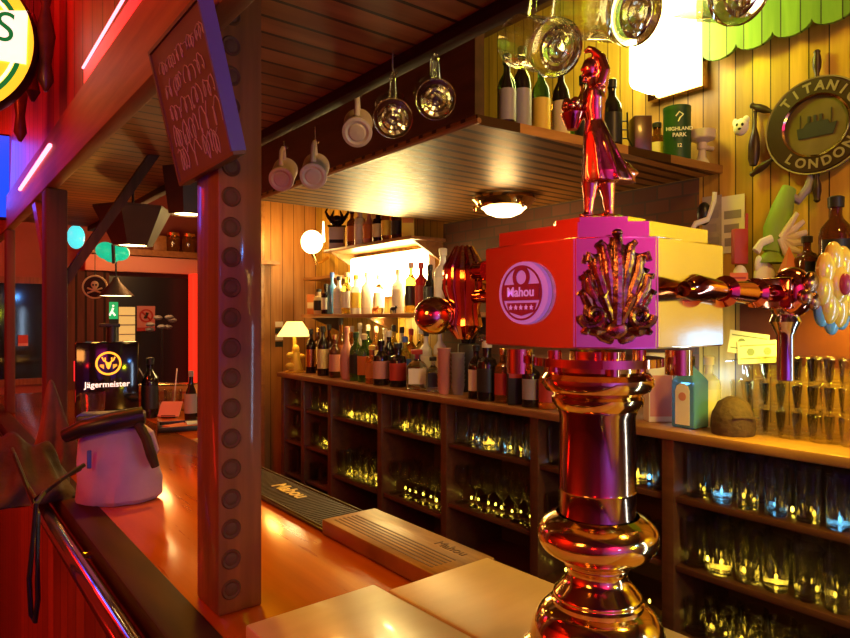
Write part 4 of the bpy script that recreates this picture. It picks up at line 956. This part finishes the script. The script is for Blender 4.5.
obj('spout', B().lathe([(.007, -.095), (.0085, -.094), (.0085, -.045), (.012, -.038), (.016, -.03), (.013, -.022), (.017, -.012)], 24, Matrix.Translation((vx + .004, ay, az))), 'steel', arm)
kx = vx + .076
kb = B()
for k in range(8):
    a = k * PI / 4 + .2; kb.ball((.017 * math.cos(a), -.004, .017 * math.sin(a)), .0115, .006, .0115, 14, 8)
h = obj('flower_handle', kb.ball((0, -.004, 0), .014, .009, .014), 'knob', arm, loc=(kx, ay - .02, az + .012), rot=(0, 0, -.25)); h['label'] = 'yellow flower-shaped tap handle'; h.scale = (1.25, 1.25, 1.75)
kb = B()
for k in range(5):
    a = PI + .25 + k * .62; kb.ball((.023 * math.cos(a), -.001, .023 * math.sin(a)), .010, .005, .010, 14, 8)
obj('blue_petals', kb, 'kblue', h)
obj('handle_centre', B().ball((0, -.012, 0), .007, .005, .007), 'bred', h)
obj('handle_stem', B().cyl((0, 0, 0), (0, .02, -.01), .006), 'brass', h)
# tap at the left back: knob
ka = obj('side_tap', B().tube([(-HH + .046, HH - .005, az + .03), (-HH + .046, HH + .02, az + .03)], .012, 16), 'copper', t)
kn = B(); KX, KY = -.002 , HH + .028
for k in range(10):
    a = k * 2 * PI / 10
    kn.tube([(.006 * math.cos(a), .006 * math.sin(a), -.055), (.016 * math.cos(a), .016 * math.sin(a), -.04), (.013 * math.cos(a), .013 * math.sin(a), -.02), (.020 * math.cos(a), .020 * math.sin(a), .005), (.019 * math.cos(a), .019 * math.sin(a), .03), (.009 * math.cos(a), .009 * math.sin(a), .055)], [.005, .007, .006, .0075, .007, .003], 8)
obj('carved_knob', kn.ball((0, 0, 0), .017, .017, .045), 'copper', ka, loc=(-HH + .046, HH + .036, az + .006))
obj('knob_disc', B().ball((0, 0, 0), .026, .024, .023, 28, 16), 'brass', ka, loc=(-HH + .013, HH + .052, az - .023))
obj('knob_stem', B().cyl((-HH + .046, HH - .02, az), (-HH + .046, HH + .03, az), .008).cyl((-HH + .013, HH + .052, az - .02), (-HH + .04, HH + .036, az - .02), .008), 'copper', ka)

# statuette
def sp(px, py, dy=0): return Vector(((px - 602) * .0011, dy, (213 - py) * .0011))
b = B()
b.loft([(sp(590, 176), .010, .010), (sp(589, 192), .0068, .0068), (sp(588, 206), .005, .005), (sp(588, 209), .005, .005)])
b.loft([(sp(606, 176), .010, .010), (sp(608, 192), .0068, .0068), (sp(609, 206), .005, .005), (sp(609, 209), .005, .005)])
b.ball(sp(586, 210), .009, .0055, .004).ball(sp(606, 210), .009, .0055, .004)
b.loft([(sp(609, 177), .029, .018), (sp(606, 168), .026, .019), (sp(602, 155), .021, .017), (sp(598, 140), .0165, .015), (sp(596, 128), .0145, .0135), (sp(594, 116), .0105, .011), (sp(593, 104), .0125, .0125), (sp(593, 94), .0125, .015), (sp(592, 86), .010, .015), (sp(591.5, 80), .0055, .006), (sp(591, 72), .005, .005)], 28)
b.tube([sp(624, 166), sp(633, 168), sp(638, 167)], [.012, .006, .002], 10)     # wind-blown hem
b.ball(sp(590, 62), .0095, .0085, .0125).ball(sp(581.5, 63), .002, .002, .0028).ball(sp(583, 69), .0025, .003, .0018)   # head, nose, lips and chin
b.ball(sp(584, 74), .003, .003, .0025)
b.tube([sp(592, 50), sp(599, 56), sp(601, 68), sp(600, 82), sp(602, 96)], [.008, .0095, .009, .008, .004], 10)  # long hair
b.tube([sp(597, 84, -.012), sp(602, 68, -.013), sp(599, 54, -.009), sp(592, 46, -.004)], [.006, .0055, .005, .0042], 10)  # raised arm
b.tube([sp(593, 46, -.004), sp(588, 43, -.002), sp(584, 46, 0)], [.0045, .004, .0025], 8)
for k in range(9):
    a = k * .7; b.tube([Vector((sp(594, 116).x + .0095 * math.cos(a), .0095 * math.sin(a), sp(594, 118).z)), Vector((sp(599, 140).x + .0155 * math.cos(a), .0145 * math.sin(a), sp(599, 140).z)), Vector((sp(608, 176).x + .0275 * math.cos(a), .0175 * math.sin(a), sp(608, 176).z))], [.0022, .0028, .0034], 6)
b.tube([sp(594, 85, .012), sp(588, 98, .012), sp(582, 106, .006), sp(576, 108, 0)], [.0055, .0048, .0042, .0035], 10)  # carrying arm
b.ball(sp(576, 108), .005, .004, .004)
me = mesh_of('statuette', b, mat('red bronze', (.80, .30, .22), .18, 1))
tmp = bpy.data.objects.new('tmp', me); COL.objects.link(tmp)
md = tmp.modifiers.new('r', 'REMESH'); md.mode = 'VOXEL'; md.voxel_size = .0011; md.use_smooth_shade = True
md = tmp.modifiers.new('s', 'SMOOTH'); md.factor = .5; md.iterations = 3
dg = bpy.context.evaluated_depsgraph_get(); me2 = bpy.data.meshes.new_from_object(tmp.evaluated_get(dg)); bpy.data.objects.remove(tmp)
for p in me2.polygons: p.use_smooth = True
me2.name = 'statuette'
st = obj('statuette', me2, None, t, loc=(.004, -.004, HT + .035), rot=(0, 0, -YAW)); st['label'] = 'bronze woman in a wind-blown dress, one arm raised'
obj('basket', B().lathe([(.006, -.006), (.0125, .008), (.0135, .011), (.009, .009)], 12), 'rcopper', st, loc=sp(572, 118))
for k in range(3): pass
b = B()
for k in range(9):
    a = k * .7; b.ball((.007 * math.cos(a), .007 * math.sin(a), .016 + .003 * (k % 2)), .0055, .0055, .006, 8, 6)
obj('basket_load', b, 'copper', st, loc=sp(572, 115))
obj('plinth', B().lathe([(.024, 0), (.026, .002), (.022, .005)], 32), 'copper', st, loc=(0, 0, -.003))

# slab, block, mats
t = thing('serving_slab', 'pale two-piece stone-like slab lying on the bar under the tap tower', 'slab', (0, 0, 1.10), .035)
obj('left_slab', B().box(.350, .549, -.6, .775, .001, .035, .004), 'slab', t)
obj('right_slab', B().box(.552, .752, -.6, .745, .001, .035, .004), noisy('tan slab', (.58, .34, .10), (.66, .41, .13), 6, .4, stretch=(1, 5, 1)), t)
t = thing('drip_board', 'light oak board with long drainage grooves on the bar edge', 'board', (0, 0, 1.10))
obj('board', B().box(.618, .742, .77, 1.125, .001, .030, .003), 'block', t)
for k in range(6): obj('groove', B().box(.634 + k * .0095, .6375 + k * .0095, .80, 1.105, .0296, .0305), 'groove', t)
text('branding', 'Mahou', .028, 'groove', t, Matrix.Translation((.712, .845, .0305)) @ Matrix.Rotation(-PI / 2, 4, 'Z') @ Matrix.Rotation(-PI / 2, 4, 'X'), .0003)
t = thing('bar_mat', 'dark ribbed rubber bar mat with gold lettering along the bar edge', 'bar mat', (0, 0, 1.10))
obj('mat_base', B().box(.622, .745, 1.13, 1.80, .001, .008, .002), 'rubber', t)
for x in (.624, .741): obj('lip', B().box(x, x + .004, 1.13, 1.80, .006, .0125, .001), 'rubber', t)
b = B()
for k in range(58): b.box(.632, .737, 1.14 + k * .0113, 1.1445 + k * .0113, .008, .0105)
p = obj('ribs', b, 'rubber', t, False); p['kind'] = 'stuff'
text('mat_lettering', 'Mahou', .052, 'lcream', t, Matrix.Translation((.695, 1.42, .0112)) @ Matrix.Rotation(-PI / 2, 4, 'Z') @ Matrix.Rotation(-PI / 2, 4, 'X'), .0005, bold=.001)

# ================================================================== LEFT SIDE: chalkboard, signs, screens
p0 = Vector((.322, .81, 1.732)); p1 = Vector((.318, 1.02, 1.725)); q0 = Vector((.276, .81, 1.926)); q1 = Vector((.280, 1.02, 1.916))
ey = (p1 - p0).normalized(); ez = ((q0 - p0)).normalized(); ex = ez.cross(ey).normalized()
if ex.x > 0: ex = -ex
def onb(u, v, d): return p0 + ey * u * .21 + ez * v * (q0 - p0).length + ex * d
t = thing('chalkboard', 'small tilted chalkboard with scribbled chalk writing hung on the carved post', 'chalkboard', (0, 0, 0))
def panel(u0, u1, v0, v1, d0, d1):
    b = B(); vs = [b.bm.verts.new(onb(u, v, d)) for d in (d0, d1) for u, v in ((u0, v0), (u1, v0), (u1, v1), (u0, v1))]
    for f in ((0, 1, 2, 3), (7, 6, 5, 4), (0, 4, 5, 1), (1, 5, 6, 2), (2, 6, 7, 3), (3, 7, 4, 0)): b.bm.faces.new([vs[i] for i in f])
    return b
obj('board_face', panel(.02, .98, .02, .98, -.002, .002), 'chalk', t, False)
for a in ((0, 1, 0, .025), (0, 1, .975, 1), (.975, 1, .025, .975)): obj('frame_side', panel(*a, -.012, .005), 'frame', t, False)
fb = obj('frame_side', panel(0, .022, .025, .975, -.014, .006), mat('wood tinted as lit blue-violet', (.10, .06, .34), .4), t, False); fb['label'] = 'frame side tinted as if lit blue-violet'  # blue light catching the near edge is put into this wood colour
b = B(); rnd = random.Random(5)
for row in range(5):
    v = .82 - row * .165; u = .88; big = .05 + .012 * row
    while u > .14:
        wl = rnd.uniform(.10, .2); pts = []; n_ = 22; f_ = rnd.uniform(1.5, 3); ph = rnd.random() * 6
        for k in range(n_):
            q_ = k / n_
            pts.append(onb(max(.06, u - wl * q_ + .03 * math.cos(f_ * 6.28 * q_ + ph)), v + big * (.35 + .65 * abs(math.sin(k * .45 + ph * 2))) * math.sin(f_ * 6.28 * q_ + ph) + rnd.uniform(-.012, .012), .0026))
        b.tube(pts, .0008, 5); u -= wl + rnd.uniform(.02, .06)
obj('chalk_scribble', b, 'chalkl', t)
# lit round sign
C = ray(-50, 39, 1.66)
t = thing('round_sign', 'glowing round yellow and green bar sign at the picture corner', 'sign', tuple(C), -.45)
obj('sign_box', B().lathe([(0, -.03), (.200, -.03), (.203, .0), (.198, .012), (.196, .0)], 64, FR, cap=False), 'black', t)
f = obj('sign_face', B().lathe([(0, .004), (.197, .004), (.197, 0)], 64, FR, cap=False), 'e_sign', t)
obj('green_ring', B().lathe([(.160, .0052), (.160, .006), (.172, .006), (.172, .0052)], 64, FR, cap=False), 'e_signg', f)
obj('white_ring', B().lathe([(.150, .0052), (.150, .006), (.158, .006), (.158, .0052)], 64, FR, cap=False), 'e_signw', f)
obj('green_field', B().prism([(.162 * math.cos(a), .162 * math.sin(a)) for a in [math.radians(v) for v in range(38, 143, 8)]], -.0058, -.0048), 'e_signg', f)
obj('white_band', B().prism([(-.178, -.025), (.178, -.055), (.182, .085), (-.178, .05)][::1], -.0066, -.0058), 'e_signw', f)
text('sign_lettering', "'S", .11, 'e_signg', f, Matrix.Translation((.118, -.0072, .035)) @ Matrix.Rotation(.12, 4, 'Y'), .0005)
# blue screen
s0 = ray(-12, 176, 2.86)
t = thing('television', 'blue glowing television screen hanging beyond the round sign', 'television', tuple(s0), -.1)
obj('casing', B().box(-.12, .085, 0, .04, -.19, .19, .005), 'black', t)
obj('screen', B().box(-.11, .079, -.004, .0, -.18, .18), 'e_screen', t)
area('screen_glow', (s0.x - .02, s0.y - .06, s0.z), (s0.x - .02, s0.y - 2, s0.z - .6), .2, .3, 1.0, (.04, .1, 1))
# hanging red drapes above
for k, (px, py, d, wv, hh) in enumerate(((62, 40, 1.75, .05, .30), (48, 62, 1.95, .045, .26), (38, 95, 2.2, .06, .34))):
    c = ray(px, py, d); c.x = min(c.x, .262)
    b = B(); ns = 14
    for q in range(ns): pass
    prof2 = [(.006, hh / 2), (.018, hh / 2 - .04), (.010, hh / 4), (.024, .0), (.014, -hh / 4), (.02, -hh / 2 + .03), (.004, -hh / 2)]
    tag(obj('hanging_pendant', b.lathe(prof2[::-1], 14, Matrix.Identity(4), cap=True).cyl((0, 0, hh / 2 - .01), (0, 0, CEIL - c.z + .0), .003), 'darkw', loc=tuple(c)), ['red lit hanging turned ornament nearest the pink light tube', 'red lit hanging ornament between two others beside the round sign', 'red lit hanging ornament just above the blue screen'][k], 'hanging ornament', 'hanging ornaments')

# hanging lamp shades above bar
def lampshade(px, py0, py1, d, wt, wb, label):
    top = ray(px, py0, d); h = (py1 - py0) * d / F_PX
    t = thing('pendant_lamp', label, 'lamp', (top.x, top.y, top.z))
    obj('lamp_shade', B().lathe([(wb / 2, -h), (wt / 2, -.01), (wt / 2, 0), (wt / 2 - .01, -.01), (wb / 2 - .01, -h)], 6, cap=False).lathe([(wt / 2, -.003), (0, -.002)], 6, cap=False), 'shade', t, False)
    obj('glow_disc', B().lathe([(wb / 2 - .02, -h + .008), (wb / 2 - .02, -h + .004)], 24), 'e_warm', t)
    obj('cord', B().cyl((0, 0, 0), (0, 0, 2.07 - top.z), .005), 'black', t)
    point('pendant_light', (top.x, top.y, top.z - h - .05), .8, WARM, .03)
    return t
lampshade(133, 209, 247, 2.66, .30, .15, 'wide dark funnel lamp shade hanging over the far bar')
lampshade(188, 170, 216, 2.25, .17, .13, 'dark lamp shade with bright disc, partly behind the carved post')
# far pendant lamp
c = ray(116, 297, 4.6)
t = thing('pendant_lamp', 'small conical pendant lamp with bright rim beside the skull sign', 'lamp', tuple(c))
obj('lamp_shade', B().lathe([(.12, 0), (.03, .10), (.015, .13), (.012, .13), (.026, .10), (.112, 0)], 28, cap=False), 'shade', t)
obj('glow_disc', B().lathe([(.105, .006), (.105, .002)], 24), 'e_warm', t)
obj('cord', B().cyl((0, 0, .12), (0, 0, CEIL - c.z), .006), 'black', t)
c2 = ray(112, 252, 4.5)
t = thing('teal_lamp', 'teal green heart-like glass lamp above the skull sign', 'lamp', tuple(c2))
obj('glass_globe', B().ball((-.04, 0, .0), .065, .05, .06).ball((.05, 0, -.01), .065, .05, .055).ball((0, 0, -.03), .06, .045, .05), 'e_teal', t)
obj('stem', B().cyl((0, -.055, -.09), (-.005, -.055, .04), .012).cyl((0, 0, .03), (0, 0, CEIL - c2.z), .005), 'black', t)
c2 = ray(76, 238, 4.4)
t = thing('cyan_lamp', 'small cyan and white glass lamp behind the dark post', 'lamp', tuple(c2))
obj('glass_globe', B().ball((0, 0, .0), .055, .05, .08), 'e_cyan', t)
obj('stem', B().cyl((0, 0, .07), (0, 0, CEIL - c2.z), .006), 'black', t)
# far shelf
Yf = YF - .14
def fz(px, py, Y): u = (px - 425) / F_PX; return CZ + (320 - py) * (Y / (CA - SA * u)) / F_PX
xs0, xs1 = fx(88, 5.8), fx(212, 5.8); zsh = fz(160, 252, 5.8)
t = thing('wall_shelf', 'amber lit shelf across the far wall above the pink valance', 'shelf')
obj('board', B().box(xs0, xs1, 5.75, YF - .002, zsh - .05, zsh), 'shelfw', t)
t = tag(obj('valance', B().box(xs0 - .02, xs1, 5.80, 5.86, zsh - .19, zsh - .055, .01), 'valance'), 'pink cloth valance strip below the far amber shelf', 'valance')
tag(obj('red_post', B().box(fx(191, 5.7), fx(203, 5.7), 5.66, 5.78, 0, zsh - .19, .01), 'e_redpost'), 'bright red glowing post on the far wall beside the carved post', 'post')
for k, px in enumerate((173, 189)):
    t = thing('glass_jar', ['gold lidded glass jar on the far shelf, next to the brown box', 'gold lidded glass jar on the far shelf, beside the carved post'][k], 'jar', (fx(px, 5.82), 5.82, zsh + .001))
    obj('jar_body', B().lathe([(0, 0), (.055, 0), (.06, .01), (.06, .13), (.05, .14)], 20, cap=False), 'amber', t)
    obj('lid', B().lathe([(.056, .14), (.056, .165), (0, .17)], 20, cap=True), 'lgold', t)
tag(obj('wooden_box', B().box(fx(153, 5.8), fx(166, 5.8), 5.78, 5.86, zsh + .001, zsh + .13, .004), 'shelfw'), 'plain brown wooden box on the far amber shelf', 'box')
# skull sign
t = thing('skull_sign', 'round black and gold skull and crossbones sign on the far curtain', 'sign', (fx(95, 5.2), 5.2, fz(95, 288, 5.2)), -.4); t.scale = (.82, .82, .82)
obj('disc', B().lathe([(0, -.01), (.10, -.01), (.105, .0), (0, .004)], 40, FR, cap=False), 'black', t)
obj('rim', B().lathe([(.090, .003), (.092, .009), (.103, .009), (.105, .003)], 40, FR, cap=False), 'lcream', t)
obj('skull', B().ball((0, -.008, .02), .032, .008, .034).box(-.018, .018, -.015, -.004, -.03, -.005, .003), 'lcream', t)
obj('bones', B().cyl((-.06, -.008, -.055), (.06, -.008, -.01), .008).cyl((.06, -.008, -.055), (-.06, -.008, -.01), .008), 'lcream', t)
obj('eyes', B().ball((-.012, -.016, .018), .008, .004, .009).ball((.012, -.016, .018), .008, .004, .009), 'black', t)
obj('chain', B().cyl((0, 0, .10), (0, 0, (CEIL - fz(95, 288, 5.2)) / .82), .003), 'black', t)
# curtain, signs, posters
tag(obj('curtain', B().box(fx(66, 5.9), fx(108, 5.9), 5.86, 5.92, .9, fz(90, 272, 5.9)), 'curtain', smooth=False), 'dark red pleated curtain on the far wall under the skull sign', 'curtain')
tag(obj('dark_doorway', B().box(fx(109, 5.9), fx(190, 5.9), 5.93, YF - .002, .0, fz(150, 278, 5.9)), 'black', smooth=False), 'black glazed door panel on the far wall behind the signs', 'door panel')
def fsign(name, x0, x1, y0, y1, m, label, cat, Y=5.90):
    t = thing(name, label, cat, (fx((x0 + x1) / 2, Y), Y, fz((x0 + x1) / 2, (y0 + y1) / 2, Y)))
    w_ = abs(fx(x1, Y) - fx(x0, Y)) / 2; h_ = abs(fz((x0 + x1) / 2, y0, Y) - fz((x0 + x1) / 2, y1, Y)) / 2
    obj('plate', B().box(-w_, w_, -.004, .004, -h_, h_), m, t, False); return t, w_, h_
t, w_, h_ = fsign('exit_sign', 108, 118, 303, 320, 'e_green', 'small green glowing exit sign on the far wall', 'sign', 5.924)
obj('running_figure', B().ball((0, -.006, h_ * .55), w_ * .22, .003, w_ * .22, 10, 6).tube([(0, -.006, h_ * .3), (-.01, -.006, -h_ * .1), (.015, -.006, -h_ * .6)], .008, 6).tube([(-.01, -.006, -h_ * .1), (-.03, -.006, -h_ * .6)], .008, 6), 'e_signw', t)
t, w_, h_ = fsign('lit_poster', 119, 135, 308, 345, 'e_poster', 'yellow lit poster with dark lines between the green and red signs', 'poster', 5.924)
obj('lines', B().box(-w_, w_, -.006, -.004, h_ * .5, h_ * .56).box(-w_, w_, -.006, -.004, .0, h_ * .06).box(-w_, w_, -.006, -.004, -h_ * .5, -h_ * .45), 'lgrey', t)
t, w_, h_ = fsign('no_smoking_sign', 137, 155, 307, 332, 'lpink', 'pink and red no smoking sign on the far wall', 'sign', 5.924)
obj('ring', B().lathe([(w_ * .6, .005), (w_ * .6, .009), (w_ * .78, .009), (w_ * .78, .005)], 28, Matrix.Translation((0, 0, h_ * .22)) @ FR, cap=False).cyl((-w_ * .5, -.007, h_ * .22 + w_ * .5), (w_ * .5, -.007, h_ * .22 - w_ * .5), .008), 'lred', t)
obj('cigarette', B().cyl((-.01, -.007, h_ * .22 - w_ * .3), (.01, -.007, h_ * .22 + w_ * .35), .012), 'black', t)
obj('bottom_strip', B().box(-w_, w_, -.006, -.004, -h_, -h_ * .72), 'lred', t)
b = B()
for k in range(7): b.ball((random.uniform(-.09, .09), random.uniform(-.03, .03), random.uniform(-.05, .07)), .035, .03, .018, 10, 6)
t = tag(obj('hanging_flowers', b, 'lgrey', loc=tuple(ray(162, 326, 5.0))), 'cluster of pale flower discs beside the no smoking sign', 'flowers')
zfl = ray(162, 326, 5.0).z; obj('stem', B().cyl((0, 0, -.02), (0, 0, -zfl + .3), .008).lathe([(.10, -zfl), (.14, -zfl + .3), (0, -zfl + .3)], 16), 'black', t)
# window details: sticker and street lights outside
t, w_, h_ = fsign('window_sticker', 18, 28, 336, 347, 'lred', 'small red sticker on the far window glass', 'sticker', YF - .012)
obj('stripe', B().box(-w_, w_, -.006, -.004, -h_, -h_ * .5), 'lpink', t)
for k, (px, py, lab) in enumerate(((40, 308, 'blurred street lamp shining through the far window, the higher one'), (34, 360, 'blurred car light shining low through the far window'))):
    tag(obj('street_lamp' if k == 0 else 'car_light', B().ball((0, 0, 0), .06, .06, .035).cyl((0, 0, -.03), (0, 0, -2.2 if k == 0 else -.25), .02), 'e_street', loc=tuple(ray(px, py, 8.2))), lab, 'light')

# ------------------------------------------------------------------ things on the far bar
BZ = 1.10
P = ray(110, 0, 2.72)
t = thing('liqueur_chiller', 'black liqueur tap machine with glowing orange stag emblem on the bar', 'drinks machine', (P.x - .01, P.y + .01, BZ + .001), -YAW + .48)
obj('casing', B().box(-.118, .118, -.08, .10, 0, .325, .008), 'blackgl', t)
obj('tap_stalk', B().cyl((.02, .0, .32), (.02, 0, .40), .02).box(-.03, .05, -.02, .02, .385, .40, .003), 'black', t)
obj('side_light', B().box(-.1205, -.118, -.07, -.05, .17, .25), 'e_red', t)
c = Vector((.004, -.0805, .238))
e = obj('emblem', B().lathe([(.040, .0), (.040, .0016), (.048, .0016), (.048, 0)], 40, Matrix.Translation(c) @ FR, cap=False), 'e_or', t)
b = B()
b.prism([(-.012, .004), (.012, .004), (.006, -.018), (0, -.024), (-.006, -.018)], -.0018, 0)
for s in (-1, 1):
    b.tube([(s * .006, -.001, .004), (s * .018, -.001, .012), (s * .024, -.001, .026)], .0028, 6)
    b.tube([(s * .012, -.001, .009), (s * .012, -.001, .024)], .0024, 6)
    for k in range(4): b.box(s * (.018 + k * .004) - .0012, s * (.018 + k * .004) + .0012, -.0018, 0, -.022 + k * .003, -.004)
for v in b.bm.verts: v.co += c
obj('stag', b, 'e_or', e)
text('lettering', 'J\u00e4germeister', .033, 'e_wt', t, Matrix.Translation((.0, -.0815, .152)), .0004, bold=.0002)
obj('drip_tray', B().box(-.10, .10, -.15, -.08, 0, .02, .004), 'black', t)
# bag
P = ray(117, 0, 1.50)
t = thing('cloth_bag', 'pale lilac-lit bag slumped on the bar in front of the drinks machine', 'bag', (P.x, P.y, BZ + .001), -YAW + .3)
b = B(); secs = []
for k, (z, rx, ry) in enumerate(((0, .085, .05), (.01, .092, .058), (.05, .09, .056), (.10, .083, .05), (.14, .074, .042), (.165, .066, .03), (.175, .05, .018))):
    secs.append(((.004 * math.sin(k), 0, z), rx, ry))
b.loft(secs, 40)
for v in b.bm.verts:
    a = math.atan2(v.co.y, v.co.x); v.co.x *= 1 + .05 * math.sin(5 * a + v.co.z * 30); v.co.y *= 1 + .08 * math.sin(7 * a - v.co.z * 25)
    if abs(v.co.x) > .05: v.co.y *= .9
obj('body', b, 'bag', t)
obj('flap', B().tube([(-.10, -.03, .16), (-.06, -.045, .178), (.0, -.045, .19), (.06, -.035, .20)], [.016, .02, .022, .02], 12).box(-.08, .06, -.04, .03, .17, .205, .008), 'black', t)
obj('side_handle', B().tube([(.045, -.04, .19), (.068, -.055, .15), (.08, -.06, .11), (.088, -.058, .085)], [.01, .011, .011, .009], 10), 'leather', t)
obj('side_pocket', B().tube([(.055, -.035, .18), (.075, -.045, .16), (.086, -.045, .12), (.082, -.045, .10)], [.004, .009, .009, .004], 8), 'bag', t)
obj('buckle', B().box(-.052, -.043, -.062, -.055, .09, .13, .002), 'lblue', t)
# tumbler behind the bag
P = ray(93, 0, 2.35); glass(g_big, 'pint_glass', P.x, P.y, BZ + .001, 'clear glass on the bar between bag and drinks machine', None)
# leather jacket heap
def heap(name, px, d, w_, dp, h_, m, label, cat, seed, peaks, z=BZ):
    P = ray(px, 0, d); rn = random.Random(seed)
    b = B(); bmesh.ops.create_icosphere(b.bm, subdivisions=5, radius=1)
    for v in b.bm.verts:
        x, y, zc = v.co; a = math.atan2(y, x)
        up = max(0, zc)
        rr = 1 + .09 * math.sin(4 * a + 3 * zc + seed) + .05 * math.sin(9 * a - 6 * zc + seed)
        hz = zc
        if zc < 0: hz = zc * .0
        hh = 0
        for pxk, pyk, ph, sg in peaks: hh += ph * math.exp(-((x - pxk) ** 2 + (y - pyk) ** 2) / sg)
        v.co = Vector((x * w_ * rr, y * dp * rr, hz * h_ * .45 + (up > .0) * up ** .6 * hh * h_ + .012 * math.sin(9 * x + 6 * y + seed) * up))
    o = obj(name, b, m, loc=(P.x, P.y, z + .004), rot=(0, 0, -YAW), smooth=False)
    for p in o.data.polygons: p.use_smooth = True
    return tag(o, label, cat)
heap('leather_jacket', 18, 1.52, .12, .10, .17, 'leather', 'dark crumpled leather jacket heaped on the bar at the picture edge', 'jacket', 2, ((-.5, 0, .5, .3), (.4, .2, .3, .2)))
heap('suede_hat', 54, 1.78, .072, .07, .20, 'leather2', 'brown peaked suede bag standing between the jacket and the pale bag', 'bag', 5, ((-.1, 0, .85, .12), (.5, .1, .2, .1)))
# straps over the rail
P = ray(38, 0, 1.42)
t = thing('hanging_strap', 'black looped leather strap hanging over the metal rail', 'strap')
q = lambda px, py, d: tuple(ray(px, py, d))
obj('loop', B().tube([q(84, 466, 1.30), q(62, 480, 1.25), q(44, 494, 1.22), q(36, 505, 1.18), q(33, 540, 1.18), q(29, 580, 1.18), q(31, 615, 1.18), q(35, 623, 1.18), q(38, 600, 1.18), q(37, 560, 1.19), q(38, 515, 1.2), q(30, 495, 1.24), q(22, 475, 1.3), q(14, 455, 1.38)], .0045, 8), 'black', t)
obj('loose_end', B().tube([q(12, 450, 1.4), q(24, 480, 1.3), q(36, 500, 1.21), q(58, 482, 1.24), q(80, 470, 1.32)], .004, 8), 'leather', t)
# tray with card, straws, orange box on the return
P = ray(184, 0, 2.5)
t = thing('black_tray', 'black rimmed tray with orange papers on the bar beside the carved post', 'tray', (P.x, P.y, BZ + .001), -.25)
obj('tray_base', B().box(-.09, .09, -.075, .075, 0, .006, .002), 'black', t)
for a in ((-.09, .09, -.079, -.071), (-.09, .09, .071, .079), (-.094, -.086, -.075, .075), (.086, .094, -.075, .075)): obj('tray_rim', B().box(*a, 0, .018, .002), 'black', t)
tag(obj('orange_papers', B().box(-.06, .03, -.05, .05, 0, .006, mtx=Matrix.Rotation(.3, 4, 'Z')), 'orangep', loc=(P.x, P.y, BZ + .008)), 'orange papers lying in the black tray', 'papers')
tag(obj('cream_receipt', B().box(0, .05, -.03, .05, 0, .003, mtx=Matrix.Rotation(-.2, 4, 'Z')), 'lwhite', loc=(P.x + .01, P.y, BZ + .016)), 'small cream receipt on top of the orange papers', 'receipt')
P = ray(168, 0, 2.75)
t = thing('menu_card', 'pinkish menu card leaning up behind the black tray', 'menu card', (P.x, P.y, BZ + .001), -YAW)
obj('card', B().box(-.045, .045, -.002, .002, 0, .075, mtx=Matrix.Translation((0, 0, .006)) @ Matrix.Rotation(-.7, 4, 'X')), 'lpink', t)
obj('stand', B().box(-.03, .03, .0, .03, 0, .012), 'black', t)
P = ray(167, 0, 3.05)
t = thing('condiment_box', 'long orange-lit wooden condiment box on the far bar', 'box', (P.x, P.y, BZ + .001), -YAW)
obj('box_body', B().box(-.13, .13, -.05, .05, 0, .11, .004), 'lorange', t)
obj('dark_band', B().box(-.125, .125, -.0525, -.05, .035, .05).box(-.125, .125, -.0525, -.05, .075, .085), 'lred', t)
obj('shiny_top', B().box(-.13, .13, -.05, .05, .111, .116, .001), 'lgold', t)
for px, d, a in ((163, 2.9, .12), (173, 2.88, -.02)):
    P = ray(px, 0, d)
    t = thing('straw_glass', 'glass with a long pale straw, %s' % ('straw leaning left' if a > 0.1 else 'straw upright'), 'glass', (P.x, P.y, BZ + .001), -YAW)
    obj('tumbler_body', g_tumb, None, t)
    obj('straw', B().cyl((0, 0, .014), (-a * .9, 0, .20), .0025), 'lwhite', t)
P = ray(191, 0, 2.7)
bottle('tall', 0, P.x, BZ, .20, .026, 'dark', 'lgrey', 'lgrey', 'slender dark bottle on the bar hard against the carved post', y=P.y)
P = ray(150, 0, 2.78)
bottle('wine', 0, P.x, BZ, .25, .035, 'dark', 'lblack', 'lblack', 'black bottle standing right of the glowing drinks machine', y=P.y)
# end wall decor by the partition
t = thing('card_strip', 'vertical strip of four small dark and white cards on the partition', 'cards', tuple(ray(280, 333, 4.55)), 0)
t.location.y = 4.355; t.location.x = fx(279, 4.355)
for k in range(4):
    c = obj('card', B().box(-.03, .03, -.003, 0, -.02 + k * .048 - .09, .018 + k * .048 - .09), 'lblack' if k % 2 == 0 else 'lwhite', t)
tag(obj('partition_ledge', B().box(1.78, 1.99, 4.22, 4.36, 1.90, 1.925), 'shelfw'), 'small wooden ledge on the partition beside the carved post', 'shelf')
bottle('spirit', 0, 1.82, 1.925, .22, .034, 'dark', 'lblack', 'lcream', 'dark bottle on the small partition ledge', y=4.29)
